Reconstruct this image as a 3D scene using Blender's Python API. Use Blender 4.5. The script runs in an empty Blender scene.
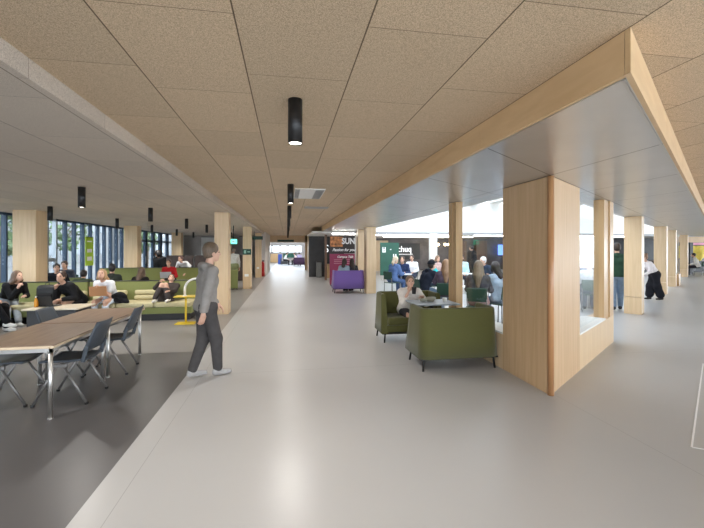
import bpy, bmesh, math, random
import numpy as np
from mathutils import Vector, Matrix

random.seed(7)
SC = bpy.context.scene
COL = SC.collection
PI = math.pi
EYE = 1.62          # camera height
CEIL = 2.64         # corridor ceiling
LOW = 2.53          # lower ceiling on the window side
SOF = 2.43          # underside of the atrium canopy

# ------------------------------------------------------------------ materials
def newmat(name):
    m = bpy.data.materials.new(name); m.use_nodes = True
    nt = m.node_tree
    return m, nt, nt.nodes['Principled BSDF']

def mat(name, col, rough=0.5, metal=0.0, spec=0.5, noise=0.0, nscale=30.0, emit=None, estr=0.0, trans=0.0, sheen=0.0):
    m, nt, b = newmat(name)
    b.inputs['Roughness'].default_value = rough
    b.inputs['Metallic'].default_value = metal
    b.inputs['Specular IOR Level'].default_value = spec
    c = (col[0], col[1], col[2], 1)
    b.inputs['Base Color'].default_value = c
    if sheen: b.inputs['Sheen Weight'].default_value = sheen
    if trans: b.inputs['Transmission Weight'].default_value = trans
    if noise:
        tc = nt.nodes.new('ShaderNodeTexCoord'); n = nt.nodes.new('ShaderNodeTexNoise')
        n.inputs['Scale'].default_value = nscale; n.inputs['Detail'].default_value = 3
        r = nt.nodes.new('ShaderNodeValToRGB')
        r.color_ramp.elements[0].position = 0.3; r.color_ramp.elements[1].position = 0.7
        r.color_ramp.elements[0].color = tuple(x*(1-noise) for x in c[:3])+(1,)
        r.color_ramp.elements[1].color = tuple(min(1, x*(1+noise)) for x in c[:3])+(1,)
        nt.links.new(tc.outputs['Object'], n.inputs['Vector'])
        nt.links.new(n.outputs['Fac'], r.inputs['Fac'])
        nt.links.new(r.outputs['Color'], b.inputs['Base Color'])
    if emit:
        b.inputs['Emission Color'].default_value = tuple(emit)+(1,)
        b.inputs['Emission Strength'].default_value = estr
    return m

def wood(name, ca, cb, rough=0.45, sc=(9, 9, 0.5)):
    m, nt, b = newmat(name)
    tc = nt.nodes.new('ShaderNodeTexCoord'); mp = nt.nodes.new('ShaderNodeMapping')
    mp.inputs['Scale'].default_value = sc
    n = nt.nodes.new('ShaderNodeTexNoise'); n.inputs['Scale'].default_value = 2.2; n.inputs['Detail'].default_value = 6
    n.inputs['Distortion'].default_value = 0.5
    r = nt.nodes.new('ShaderNodeValToRGB')
    r.color_ramp.elements[0].position = 0.32; r.color_ramp.elements[1].position = 0.68
    r.color_ramp.elements[0].color = ca+(1,); r.color_ramp.elements[1].color = cb+(1,)
    L = nt.links.new
    L(tc.outputs['Object'], mp.inputs['Vector']); L(mp.outputs['Vector'], n.inputs['Vector'])
    L(n.outputs['Fac'], r.inputs['Fac']); L(r.outputs['Color'], b.inputs['Base Color'])
    b.inputs['Roughness'].default_value = rough
    return m

def woodwool(name, ca, cb, joint):
    """cement bonded wood wool ceiling boards, 0.594 x 0.87 m, staggered"""
    m, nt, b = newmat(name); N = nt.nodes.new; L = nt.links.new
    tc = N('ShaderNodeTexCoord'); sp = N('ShaderNodeSeparateXYZ'); cm = N('ShaderNodeCombineXYZ')
    L(tc.outputs['Object'], sp.inputs[0])
    ax = N('ShaderNodeMath'); ax.operation = 'ADD'; ax.inputs[1].default_value = 0.23 + 0.594*40
    ay = N('ShaderNodeMath'); ay.operation = 'ADD'; ay.inputs[1].default_value = 60.04
    L(sp.outputs['X'], ax.inputs[0]); L(sp.outputs['Y'], ay.inputs[0])
    L(ay.outputs[0], cm.inputs['X']); L(ax.outputs[0], cm.inputs['Y'])
    br = N('ShaderNodeTexBrick')
    br.offset = 0.33; br.offset_frequency = 2; br.squash = 1
    br.inputs['Scale'].default_value = 1; br.inputs['Mortar Size'].default_value = 0.0022
    br.inputs['Mortar Smooth'].default_value = 0.2
    br.inputs['Brick Width'].default_value = 0.87; br.inputs['Row Height'].default_value = 0.594
    br.inputs['Color1'].default_value = (0.94, 0.94, 0.94, 1); br.inputs['Color2'].default_value = (1.06, 1.05, 1.04, 1)
    br.inputs['Mortar'].default_value = joint+(1,)
    L(cm.outputs[0], br.inputs['Vector'])
    # long grooves between the strips are wider than the cross joints
    md = N('ShaderNodeMath'); md.operation = 'MODULO'; md.inputs[1].default_value = 0.594
    L(ax.outputs[0], md.inputs[0])
    lt = N('ShaderNodeMath'); lt.operation = 'LESS_THAN'; lt.inputs[1].default_value = 0.0055
    L(md.outputs[0], lt.inputs[0])
    n1 = N('ShaderNodeTexNoise'); n1.inputs['Scale'].default_value = 260; n1.inputs['Detail'].default_value = 3
    n2 = N('ShaderNodeTexNoise'); n2.inputs['Scale'].default_value = 1.3; n2.inputs['Detail'].default_value = 2
    L(tc.outputs['Object'], n1.inputs['Vector']); L(tc.outputs['Object'], n2.inputs['Vector'])
    r = N('ShaderNodeValToRGB'); r.color_ramp.elements[0].position = 0.36; r.color_ramp.elements[1].position = 0.62
    r.color_ramp.elements[0].color = ca+(1,); r.color_ramp.elements[1].color = cb+(1,)
    L(n1.outputs['Fac'], r.inputs['Fac'])
    mx = N('ShaderNodeMixRGB'); mx.blend_type = 'MULTIPLY'; mx.inputs['Fac'].default_value = 1
    L(r.outputs['Color'], mx.inputs['Color1']); L(br.outputs['Color'], mx.inputs['Color2'])
    m2 = N('ShaderNodeMixRGB'); L(lt.outputs[0], m2.inputs['Fac'])
    L(mx.outputs['Color'], m2.inputs['Color1']); m2.inputs['Color2'].default_value = tuple(a*j for a, j in zip(ca, joint))+(1,)
    L(m2.outputs['Color'], b.inputs['Base Color'])
    b.inputs['Roughness'].default_value = 0.7; b.inputs['Specular IOR Level'].default_value = 0.4
    bp = N('ShaderNodeBump'); bp.inputs['Strength'].default_value = 0.35; bp.inputs['Distance'].default_value = 0.01
    L(n1.outputs['Fac'], bp.inputs['Height']); L(bp.outputs['Normal'], b.inputs['Normal'])
    return m

def canopy_mat():
    """brushed grey metal panels, joints follow the two slanted edges of the canopy"""
    m, nt, b = newmat('canopy panel metal'); N = nt.nodes.new; L = nt.links.new
    tc = N('ShaderNodeTexCoord'); sp = N('ShaderNodeSeparateXYZ'); L(tc.outputs['Object'], sp.inputs[0])
    def M(op, a, v, b2=None):
        x = N('ShaderNodeMath'); x.operation = op; L(a, x.inputs[0])
        if b2 is not None: L(b2, x.inputs[1])
        else: x.inputs[1].default_value = v
        return x.outputs[0]
    k = 0.595/0.803
    px = M('MODULO', M('ADD', sp.outputs['X'], 40*1.32 - 1.55), 1.32)
    sl = M('SUBTRACT', sp.outputs['Y'], 0, M('MULTIPLY', sp.outputs['X'], k))
    py = M('MODULO', M('ADD', sl, 60*1.33 - 1.70), 1.33)
    j = M('MAXIMUM', M('LESS_THAN', px, 0.013), 0, M('LESS_THAN', py, 0.013))
    n = N('ShaderNodeTexNoise'); n.inputs['Scale'].default_value = 2.5
    L(tc.outputs['Object'], n.inputs['Vector'])
    r = N('ShaderNodeValToRGB'); r.color_ramp.elements[0].color = (0.58, 0.58, 0.58, 1); r.color_ramp.elements[1].color = (0.68, 0.68, 0.68, 1)
    L(n.outputs['Fac'], r.inputs['Fac'])
    mx = N('ShaderNodeMixRGB'); L(j, mx.inputs['Fac']); L(r.outputs['Color'], mx.inputs['Color1'])
    mx.inputs['Color2'].default_value = (0.10, 0.09, 0.08, 1)
    L(mx.outputs['Color'], b.inputs['Base Color'])
    b.inputs['Metallic'].default_value = 0.75; b.inputs['Roughness'].default_value = 0.31
    bp = N('ShaderNodeBump'); bp.inputs['Strength'].default_value = 0.04
    n3 = N('ShaderNodeTexNoise'); n3.inputs['Scale'].default_value = 9; L(tc.outputs['Object'], n3.inputs['Vector'])
    L(n3.outputs['Fac'], bp.inputs['Height']); L(bp.outputs['Normal'], b.inputs['Normal'])
    return m

def vinyl(name, ca, cb, rough, seam=True):
    m, nt, b = newmat(name); N = nt.nodes.new; L = nt.links.new
    tc = N('ShaderNodeTexCoord'); sp = N('ShaderNodeSeparateXYZ'); L(tc.outputs['Object'], sp.inputs[0])
    n = N('ShaderNodeTexNoise'); n.inputs['Scale'].default_value = 0.9; n.inputs['Detail'].default_value = 5
    L(tc.outputs['Object'], n.inputs['Vector'])
    r = N('ShaderNodeValToRGB'); r.color_ramp.elements[0].position = 0.3; r.color_ramp.elements[1].position = 0.7
    r.color_ramp.elements[0].color = ca+(1,); r.color_ramp.elements[1].color = cb+(1,)
    L(n.outputs['Fac'], r.inputs['Fac'])
    src = r.outputs['Color']
    if seam:
        def line(o, off, per, w):
            a = N('ShaderNodeMath'); a.operation = 'ADD'; a.inputs[1].default_value = off; L(o, a.inputs[0])
            d = N('ShaderNodeMath'); d.operation = 'MODULO'; d.inputs[1].default_value = per; L(a.outputs[0], d.inputs[0])
            l = N('ShaderNodeMath'); l.operation = 'LESS_THAN'; l.inputs[1].default_value = w; L(d.outputs[0], l.inputs[0])
            return l.outputs[0]
        x = line(sp.outputs['X'], 100*4.0 - 2.93, 4.0, 0.004)
        y = line(sp.outputs['Y'], 100*8.0 - 5.20, 8.0, 0.006)
        mxx = N('ShaderNodeMath'); mxx.operation = 'MAXIMUM'; L(x, mxx.inputs[0]); L(y, mxx.inputs[1])
        mx = N('ShaderNodeMixRGB'); L(mxx.outputs[0], mx.inputs['Fac']); L(src, mx.inputs['Color1'])
        mx.inputs['Color2'].default_value = tuple(c*0.62 for c in ca)+(1,)
        src = mx.outputs['Color']
    L(src, b.inputs['Base Color'])
    n2 = N('ShaderNodeTexNoise'); n2.inputs['Scale'].default_value = 3.0; n2.inputs['Detail'].default_value = 3
    L(tc.outputs['Object'], n2.inputs['Vector'])
    mr = N('ShaderNodeMapRange'); mr.inputs['To Min'].default_value = rough-0.015; mr.inputs['To Max'].default_value = rough+0.015
    L(n2.outputs['Fac'], mr.inputs['Value']); L(mr.outputs[0], b.inputs['Roughness'])
    b.inputs['Specular IOR Level'].default_value = 0.5
    return m

def glassmat(name, tint=(1, 1, 1), refl=0.06):
    m = bpy.data.materials.new(name); m.use_nodes = True; nt = m.node_tree
    nt.nodes.clear(); N = nt.nodes.new; L = nt.links.new
    o = N('ShaderNodeOutputMaterial'); t = N('ShaderNodeBsdfTransparent'); g = N('ShaderNodeBsdfGlossy')
    t.inputs['Color'].default_value = tint+(1,); g.inputs['Roughness'].default_value = 0.02
    f0 = N('ShaderNodeLayerWeight'); f0.inputs['Blend'].default_value = 0.5
    f1 = N('ShaderNodeMath'); f1.operation = 'POWER'; f1.inputs[1].default_value = 4.0; L(f0.outputs['Facing'], f1.inputs[0])
    f = N('ShaderNodeMath'); f.operation = 'MULTIPLY_ADD'; f.inputs[1].default_value = 0.35; f.inputs[2].default_value = refl*0.5; L(f1.outputs[0], f.inputs[0])
    mx = N('ShaderNodeMixShader'); L(f.outputs[0], mx.inputs[0]); L(t.outputs[0], mx.inputs[1]); L(g.outputs[0], mx.inputs[2])
    L(mx.outputs[0], o.inputs['Surface'])
    return m

M = {}
M['ceil'] = woodwool('wood wool ceiling', (0.395, 0.295, 0.19), (0.74, 0.58, 0.405), (0.30, 0.26, 0.22))
M['ceil_low'] = woodwool('grey wood wool ceiling', (0.415, 0.352, 0.288), (0.70, 0.62, 0.53), (0.45, 0.42, 0.40))
M['floor'] = vinyl('light vinyl', (0.435, 0.43, 0.43), (0.455, 0.45, 0.45), 0.31)
M['floor_left_shaded'] = vinyl('left vinyl shaded', (0.090, 0.086, 0.088), (0.108, 0.103, 0.105), 0.33, False)  # dark left vinyl, near part painted darker still for shade
M['floor_left_lit'] = vinyl('left vinyl lit', (0.225, 0.212, 0.204), (0.25, 0.237, 0.228), 0.36, False)  # same left vinyl, far part painted lighter to stand for reflected light
M['wood'] = wood('birch veneer', (0.63, 0.45, 0.265), (0.71, 0.525, 0.325), 0.40)
M['wood_warm'] = wood('oak veneer', (0.53, 0.335, 0.16), (0.61, 0.405, 0.215), 0.38)
M['wood_mid'] = wood('oak panel veneer', (0.54, 0.355, 0.195), (0.62, 0.425, 0.25), 0.5)
M['wood_red'] = wood('reddish edge strip', (0.42, 0.20, 0.085), (0.52, 0.27, 0.12), 0.35)
M['wood_side'] = wood('birch fascia', (0.61, 0.41, 0.22), (0.69, 0.485, 0.275), 0.45, (1, 1, 6))
M['canopy'] = canopy_mat()
M['white'] = mat('white paint', (0.82, 0.82, 0.80), 0.6)
M['offwhite'] = mat('off white plaster', (0.66, 0.64, 0.61), 0.7, noise=0.03, nscale=4)
M['greywall'] = mat('warm grey plaster', (0.33, 0.30, 0.28), 0.75, noise=0.05, nscale=3)
M['dark'] = mat('charcoal paint', (0.035, 0.034, 0.036), 0.5, noise=0.15, nscale=3)
M['shop'] = mat('dark shopfront board', (0.095, 0.078, 0.075), 0.35, noise=0.45, nscale=1.5)
M['brown'] = wood('dark brown timber', (0.12, 0.065, 0.04), (0.20, 0.115, 0.07), 0.45)
M['black'] = mat('black plastic', (0.012, 0.012, 0.013), 0.45)
M['blackmetal'] = mat('black lamp metal', (0.012, 0.011, 0.011), 0.42, metal=0.2)
M['lens'] = mat('lit lamp lens', (1, 1, 1), 0.3, emit=(1.0, 0.93, 0.82), estr=9)
M['frameblue'] = mat('blue grey window metal', (0.022, 0.042, 0.072), 0.5, spec=0.25)
M['framegrey'] = mat('grey window metal', (0.30, 0.33, 0.36), 0.4, metal=0.3)
M['glass'] = glassmat('clear glass', (0.97, 0.985, 0.99))
M['steel'] = mat('satin steel', (0.62, 0.61, 0.59), 0.3, metal=0.9)
M['legsteel'] = mat('grey enamelled steel', (0.23, 0.22, 0.215), 0.35, metal=0.6)
M['chair'] = mat('slate blue plastic', (0.056, 0.068, 0.084), 0.42, noise=0.06, nscale=40)
M['tabletop'] = wood('walnut table top', (0.20, 0.13, 0.088), (0.29, 0.195, 0.132), 0.32, (9, 0.6, 9))
M['tableedge'] = mat('pale table edge', (0.62, 0.49, 0.34), 0.45)
M['olive'] = mat('olive green felt', (0.094, 0.092, 0.029), 0.85, spec=0.2, noise=0.07, nscale=90, sheen=0.2)
M['sofagreen'] = mat('sofa green felt', (0.215, 0.235, 0.085), 0.85, spec=0.2, noise=0.06, nscale=60, sheen=0.2)
M['cream'] = mat('cream upholstery', (0.55, 0.49, 0.295), 0.75, spec=0.25, noise=0.05, nscale=30)
M['purple'] = mat('purple felt', (0.175, 0.105, 0.33), 0.85, spec=0.2, noise=0.06, nscale=90, sheen=0.2)
M['plum'] = mat('plum felt', (0.05, 0.025, 0.05), 0.85, spec=0.2)
M['yellow'] = mat('yellow enamel', (0.72, 0.50, 0.03), 0.4)
M['yellowcloth'] = mat('yellow cloth', (0.62, 0.48, 0.08), 0.8, noise=0.2, nscale=5)
M['pink'] = mat('pink light board', (0.85, 0.35, 0.52), 0.5)
M['magenta'] = mat('magenta poster', (0.31, 0.035, 0.10), 0.5)
M['posterblack'] = mat('black poster', (0.045, 0.035, 0.035), 0.5)
M['foodorange'] = mat('orange poster picture', (0.50, 0.19, 0.06), 0.5, noise=0.7, nscale=9)
M['letter'] = mat('white lettering', (0.88, 0.88, 0.88), 0.5)
M['litletter'] = mat('lit white lettering', (0.9, 0.9, 0.9), 0.5, emit=(0.9, 0.95, 1), estr=0.5)
M['lime'] = mat('lime green banner', (0.40, 0.60, 0.035), 0.6)
M['boardgreen'] = mat('bottle green board', (0.012, 0.085, 0.055), 0.5, noise=0.15, nscale=3)
M['signgreen'] = mat('dark green sign', (0.012, 0.055, 0.035), 0.45)
M['exitlit'] = mat('lit green exit sign', (0.05, 0.5, 0.3), 0.4, emit=(0.12, 0.85, 0.5), estr=1.0)
M['red'] = mat('red enamel', (0.45, 0.02, 0.02), 0.35)
M['tubewhite'] = mat('lit fluorescent tube', (1, 1, 1), 0.4, emit=(1, 0.98, 0.94), estr=6)
M['warmbulb'] = mat('warm lamp globe', (1, 0.9, 0.7), 0.4, emit=(1, 0.78, 0.45), estr=6)
M['juice'] = mat('orange juice', (0.75, 0.30, 0.02), 0.25)
M['laptopgrey'] = mat('grey laptop shell', (0.42, 0.42, 0.43), 0.4, metal=0.4)
M['laptoptan'] = mat('copper tan laptop cover', (0.42, 0.20, 0.085), 0.5)
M['bin'] = mat('grey bin metal', (0.20, 0.20, 0.19), 0.45, metal=0.4)
M['leaf'] = mat('tree leaves', (0.075, 0.115, 0.05), 0.7, noise=0.5, nscale=3)
M['bark'] = mat('bark', (0.12, 0.085, 0.06), 0.9)
M['paving'] = mat('outdoor paving', (0.11, 0.11, 0.108), 0.9, noise=0.1, nscale=2)
M['facade'] = mat('pale render', (0.155, 0.16, 0.165), 0.8)
M['daypane'] = mat('daylit window pane', (0.9, 0.95, 1), 0.3, emit=(0.92, 0.97, 1), estr=1.3)
M['pane'] = mat('dark outdoor pane', (0.06, 0.08, 0.10), 0.15)
M['grille'] = mat('grey grille', (0.33, 0.34, 0.35), 0.5)
M['paper'] = mat('white paper', (0.85, 0.84, 0.81), 0.7)
M['seatgreen'] = mat('dark green plastic', (0.02, 0.07, 0.05), 0.4)
M['tablewhite'] = mat('white laminate', (0.80, 0.81, 0.82), 0.35)
M['tableblue'] = mat('grey blue laminate', (0.36, 0.42, 0.48), 0.3)

SK = {}
for i, c in enumerate([(0.60, 0.36, 0.26), (0.50, 0.29, 0.20), (0.66, 0.42, 0.32), (0.33, 0.18, 0.11)]):
    SK[i] = mat('skin tone %d' % i, c, 0.5)
CL = {}
def cloth(col, k=None):
    key = tuple(col)
    if key not in CL: CL[key] = mat('cloth %d' % len(CL), col, 0.85, spec=0.2, noise=0.10, nscale=14)
    return CL[key]
HM = {}
def hairm(col):
    key = tuple(col)
    if key not in HM:
        HM[key] = wood('hair %d' % len(HM), tuple(c*0.7 for c in col), tuple(min(1, c*1.3) for c in col), 0.5, (40, 40, 3))
    return HM[key]

# ------------------------------------------------------------------ mesh helpers
class MB:
    """collects shapes and builds ONE mesh object"""
    def __init__(s): s.bm = bmesh.new()
    def box(s, x0, x1, y0, y1, z0, z1, bev=0.0, seg=2, rot=None, pivot=None):
        vs = [s.bm.verts.new((x, y, z)) for x in (x0, x1) for y in (y0, y1) for z in (z0, z1)]
        idx = [(0, 1, 3, 2), (4, 6, 7, 5), (0, 4, 5, 1), (2, 3, 7, 6), (0, 2, 6, 4), (1, 5, 7, 3)]
        fs = [s.bm.faces.new([vs[i] for i in f]) for f in idx]
        if bev:
            es = list({e for f in fs for e in f.edges})
            r = bmesh.ops.bevel(s.bm, geom=es, offset=bev, segments=seg, profile=0.5, affect='EDGES')
            vs = list({v for f in r['faces'] for v in f.verts} | {v for v in vs if v.is_valid})
        if rot is not None:
            bmesh.ops.rotate(s.bm, verts=vs, cent=pivot or ((x0+x1)/2, (y0+y1)/2, (z0+z1)/2), matrix=rot)
        return vs
    def prism(s, pts, z0, z1):
        lo = [s.bm.verts.new((p[0], p[1], z0)) for p in pts]; hi = [s.bm.verts.new((p[0], p[1], z1)) for p in pts]
        n = len(pts)
        s.bm.faces.new(lo[::-1]); s.bm.faces.new(hi)
        for i in range(n): s.bm.faces.new([lo[i], lo[(i+1) % n], hi[(i+1) % n], hi[i]])
    def quad(s, a, b, c, d): s.bm.faces.new([s.bm.verts.new(v) for v in (a, b, c, d)])
    def poly(s, pts): s.bm.faces.new([s.bm.verts.new(v) for v in pts])
    def tube(s, pts, r, n=10, r2=None):
        pts = [Vector(p) for p in pts]; rings = []; k = len(pts)
        ref = None
        for i, p in enumerate(pts):
            t = (pts[min(i+1, k-1)] - pts[max(i-1, 0)]).normalized()
            if ref is None: ref = t.orthogonal().normalized()
            u = (ref - t*ref.dot(t)).normalized(); ref = u; v = t.cross(u)
            rr = r if r2 is None else r + (r2-r)*i/(k-1)
            rings.append([s.bm.verts.new(p + u*rr*math.cos(2*PI*j/n) + v*rr*math.sin(2*PI*j/n)) for j in range(n)])
        for a, b in zip(rings, rings[1:]):
            for j in range(n):
                f = s.bm.faces.new([a[j], a[(j+1) % n], b[(j+1) % n], b[j]]); f.smooth = True
        s.bm.faces.new(rings[0][::-1]); s.bm.faces.new(rings[-1])
    def lathe(s, prof, cx=0, cy=0, n=24):
        rings = []
        for (r, z) in prof:
            rings.append([s.bm.verts.new((cx + r*math.cos(2*PI*j/n), cy + r*math.sin(2*PI*j/n), z)) for j in range(n)])
        for a, b in zip(rings, rings[1:]):
            for j in range(n):
                f = s.bm.faces.new([a[j], a[(j+1) % n], b[(j+1) % n], b[j]]); f.smooth = True
        s.bm.faces.new(rings[0][::-1]); s.bm.faces.new(rings[-1])
    def ball(s, c, r, n=12):
        c = Vector(c)
        res = bmesh.ops.create_uvsphere(s.bm, u_segments=n, v_segments=max(6, n//2), radius=1.0)
        rr = r if isinstance(r, (tuple, list)) else (r, r, r)
        for v in res['verts']: v.co = Vector((v.co.x*rr[0], v.co.y*rr[1], v.co.z*rr[2])) + c
        for f in s.bm.faces: pass
        for v in res['verts']:
            for f in v.link_faces: f.smooth = True
    def build(s, name, m, parent=None, smooth=False, loc=None):
        me = bpy.data.meshes.new(name)
        bmesh.ops.recalc_face_normals(s.bm, faces=s.bm.faces)
        if smooth:
            for f in s.bm.faces: f.smooth = True
        s.bm.to_mesh(me); s.bm.free()
        o = bpy.data.objects.new(name, me); COL.objects.link(o)
        me.materials.append(m)
        if parent is not None: o.parent = parent
        if loc is not None: o.location = loc
        return o

def tag(o, label=None, cat=None, group=None, kind=None):
    if label: o['label'] = label
    if cat: o['category'] = cat
    if group: o['group'] = group
    if kind: o['kind'] = kind
    return o
def empty(name, loc=(0, 0, 0), rz=0.0):
    o = bpy.data.objects.new(name, None); COL.objects.link(o); o.location = loc; o.rotation_euler = (0, 0, rz); return o
KIDS = {}
def copy_tree(o, parent=None):
    c = o.copy(); COL.objects.link(c)
    if parent is not None: c.parent = parent
    for ch in [x for x in SC.objects if x.parent == o]: copy_tree(ch, c)
    return c
def struct(o, label=None, cat=None): return tag(o, label, cat, None, 'structure')
def text(name, s, size, m, loc, rot, parent=None, align='CENTER', shear=0.0, sx=1.0, ext=0.003, bold=0.0):
    cu = bpy.data.curves.new(name, 'FONT'); cu.body = s; cu.size = size; cu.align_x = align; cu.align_y = 'CENTER'
    cu.extrude = ext; cu.offset = bold; cu.shear = shear; cu.resolution_u = 3
    t = bpy.data.objects.new(name+'_tmp', cu); COL.objects.link(t)
    dg = bpy.context.evaluated_depsgraph_get(); dg.update()
    me = bpy.data.meshes.new_from_object(t.evaluated_get(dg)); me.materials.clear(); me.materials.append(m)
    bpy.data.objects.remove(t)
    o = bpy.data.objects.new(name, me); COL.objects.link(o); o.location = loc; o.rotation_euler = rot; o.scale = (sx, 1, 1)
    if parent is not None: o.parent = parent
    return o
ORD = ['first', 'second', 'third', 'fourth', 'fifth', 'sixth', 'seventh', 'eighth', 'ninth', 'tenth', 'eleventh', 'twelfth']

# ------------------------------------------------------------------ implicit surfaces (for people)
def rotm(rx=0, ry=0, rz=0): return np.array(Matrix.Rotation(rz, 3, 'Z') @ Matrix.Rotation(ry, 3, 'Y') @ Matrix.Rotation(rx, 3, 'X'))
class SDF:
    def __init__(s): s.it = []
    def cone(s, a, b, ra, rb, k=0.02, op='add'): s.it.append((op, 'c', np.array(a, float), np.array(b, float), ra, rb, k)); return s
    def ell(s, c, r, R=None, k=0.02, op='add'): s.it.append((op, 'e', np.array(c, float), np.array(r, float), R if R is not None else np.eye(3), 0, k)); return s
    def cut(s, p, n): s.it.append(('cut', 'p', np.array(p, float), np.array(n, float), 0, 0, 0)); return s   # removes the side n points to
    def bounds(s):
        lo = np.full(3, 1e9); hi = np.full(3, -1e9)
        for it in s.it:
            if it[0] != 'add': continue
            l, h = s.b1(it); lo = np.minimum(lo, l); hi = np.maximum(hi, h)
        return lo, hi
    @staticmethod
    def b1(it):
        if it[1] == 'c':
            r = max(it[4], it[5]); return np.minimum(it[2], it[3])-r, np.maximum(it[2], it[3])+r
        r = it[3].max(); return it[2]-r, it[2]+r
    def mesh(s, vox):
        lo, hi = s.bounds(); lo = lo-3*vox; hi = hi+3*vox
        n = np.ceil((hi-lo)/vox).astype(int)+1
        F = np.full(n, 0.5, np.float32)
        ax = [lo[i]+vox*np.arange(n[i]) for i in range(3)]
        for it in s.it:
            op, ty = it[0], it[1]
            if op == 'cut':
                sl = (slice(None),)*3
            else:
                l, h = s.b1(it); pad = max(3*it[6], 0.04)+2*vox
                a = np.clip(np.floor((l-pad-lo)/vox).astype(int), 0, n); b = np.clip(np.ceil((h+pad-lo)/vox).astype(int)+1, 0, n)
                sl = tuple(slice(a[i], b[i]) for i in range(3))
            X = ax[0][sl[0]][:, None, None]; Y = ax[1][sl[1]][None, :, None]; Z = ax[2][sl[2]][None, None, :]
            if X.size == 0 or Y.size == 0 or Z.size == 0: continue
            if ty == 'c':
                A, B = it[2], it[3]; d = B-A; dd = max(float(d@d), 1e-9)
                t = np.clip(((X-A[0])*d[0]+(Y-A[1])*d[1]+(Z-A[2])*d[2])/dd, 0, 1)
                D = np.sqrt((X-A[0]-t*d[0])**2+(Y-A[1]-t*d[1])**2+(Z-A[2]-t*d[2])**2)-(it[4]+t*(it[5]-it[4]))
            elif ty == 'e':
                C, r, R = it[2], it[3], it[4]
                x, y, z = X-C[0], Y-C[1], Z-C[2]
                u = (R[0, 0]*x+R[1, 0]*y+R[2, 0]*z)/r[0]; v = (R[0, 1]*x+R[1, 1]*y+R[2, 1]*z)/r[1]; w = (R[0, 2]*x+R[1, 2]*y+R[2, 2]*z)/r[2]
                q = np.sqrt(u*u+v*v+w*w)+1e-9
                q2 = np.sqrt((u/r[0])**2+(v/r[1])**2+(w/r[2])**2)+1e-9
                D = q*(q-1)/q2
            else:
                P, nn = it[2], it[3]
                D = (X-P[0])*nn[0]+(Y-P[1])*nn[1]+(Z-P[2])*nn[2]
            S = F[sl]
            if op == 'add':
                k = it[6]; h = np.maximum(k-np.abs(S-D), 0)/k
                F[sl] = np.minimum(S, D)-h*h*k*0.25
            elif op == 'sub': F[sl] = np.maximum(S, -D)
            else: F[sl] = np.maximum(S, D)
        return surface_nets(F, lo, vox)

def surface_nets(F, lo, vox):
    ins = F < 0
    n = np.array(F.shape)
    c = np.zeros(n-1, int)
    for dx in (0, 1):
        for dy in (0, 1):
            for dz in (0, 1):
                c += ins[dx:n[0]-1+dx, dy:n[1]-1+dy, dz:n[2]-1+dz]
    act = (c > 0) & (c < 8)
    ids = np.full(n-1, -1, int); I = np.argwhere(act); ids[act] = np.arange(len(I))
    acc = np.zeros((len(I), 3)); cnt = np.zeros(len(I))
    cor = [(a, b, d) for a in (0, 1) for b in (0, 1) for d in (0, 1)]
    for p in cor:
        for axis in range(3):
            if p[axis]: continue
            q = list(p); q[axis] = 1
            f0 = F[I[:, 0]+p[0], I[:, 1]+p[1], I[:, 2]+p[2]]; f1 = F[I[:, 0]+q[0], I[:, 1]+q[1], I[:, 2]+q[2]]
            m = (f0 < 0) != (f1 < 0)
            t = f0/np.where(m, f0-f1, 1)
            pos = np.tile(np.array(p, float), (len(I), 1)); pos[:, axis] += t
            acc[m] += pos[m]; cnt[m] += 1
    V = lo+vox*(I+acc/np.maximum(cnt, 1)[:, None])
    quads = []
    for axis in range(3):
        b, d = (axis+1) % 3, (axis+2) % 3
        sl0 = [slice(None)]*3; sl1 = [slice(None)]*3
        sl0[axis] = slice(0, -1); sl1[axis] = slice(1, None)
        A = ins[tuple(sl0)]; B = ins[tuple(sl1)]
        E = np.argwhere(A != B)
        E = E[(E[:, b] > 0) & (E[:, d] > 0) & (E[:, b] < n[b]-1) & (E[:, d] < n[d]-1)]
        fl = A[E[:, 0], E[:, 1], E[:, 2]]
        def cell(ob, od):
            q = E.copy(); q[:, b] += ob; q[:, d] += od; return ids[q[:, 0], q[:, 1], q[:, 2]]
        Q = np.stack([cell(-1, -1), cell(0, -1), cell(0, 0), cell(-1, 0)], 1)
        Q[~fl] = Q[~fl][:, ::-1]
        quads.append(Q)
    return V, np.concatenate(quads)

def np_obj(name, V, Q, m, parent=None):
    me = bpy.data.meshes.new(name); me.from_pydata([tuple(v) for v in V], [], [tuple(int(i) for i in q) for q in Q]); me.update()
    for p in me.polygons: p.use_smooth = True
    me.materials.append(m)
    o = bpy.data.objects.new(name, me); COL.objects.link(o)
    if parent is not None: o.parent = parent
    return o

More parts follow.
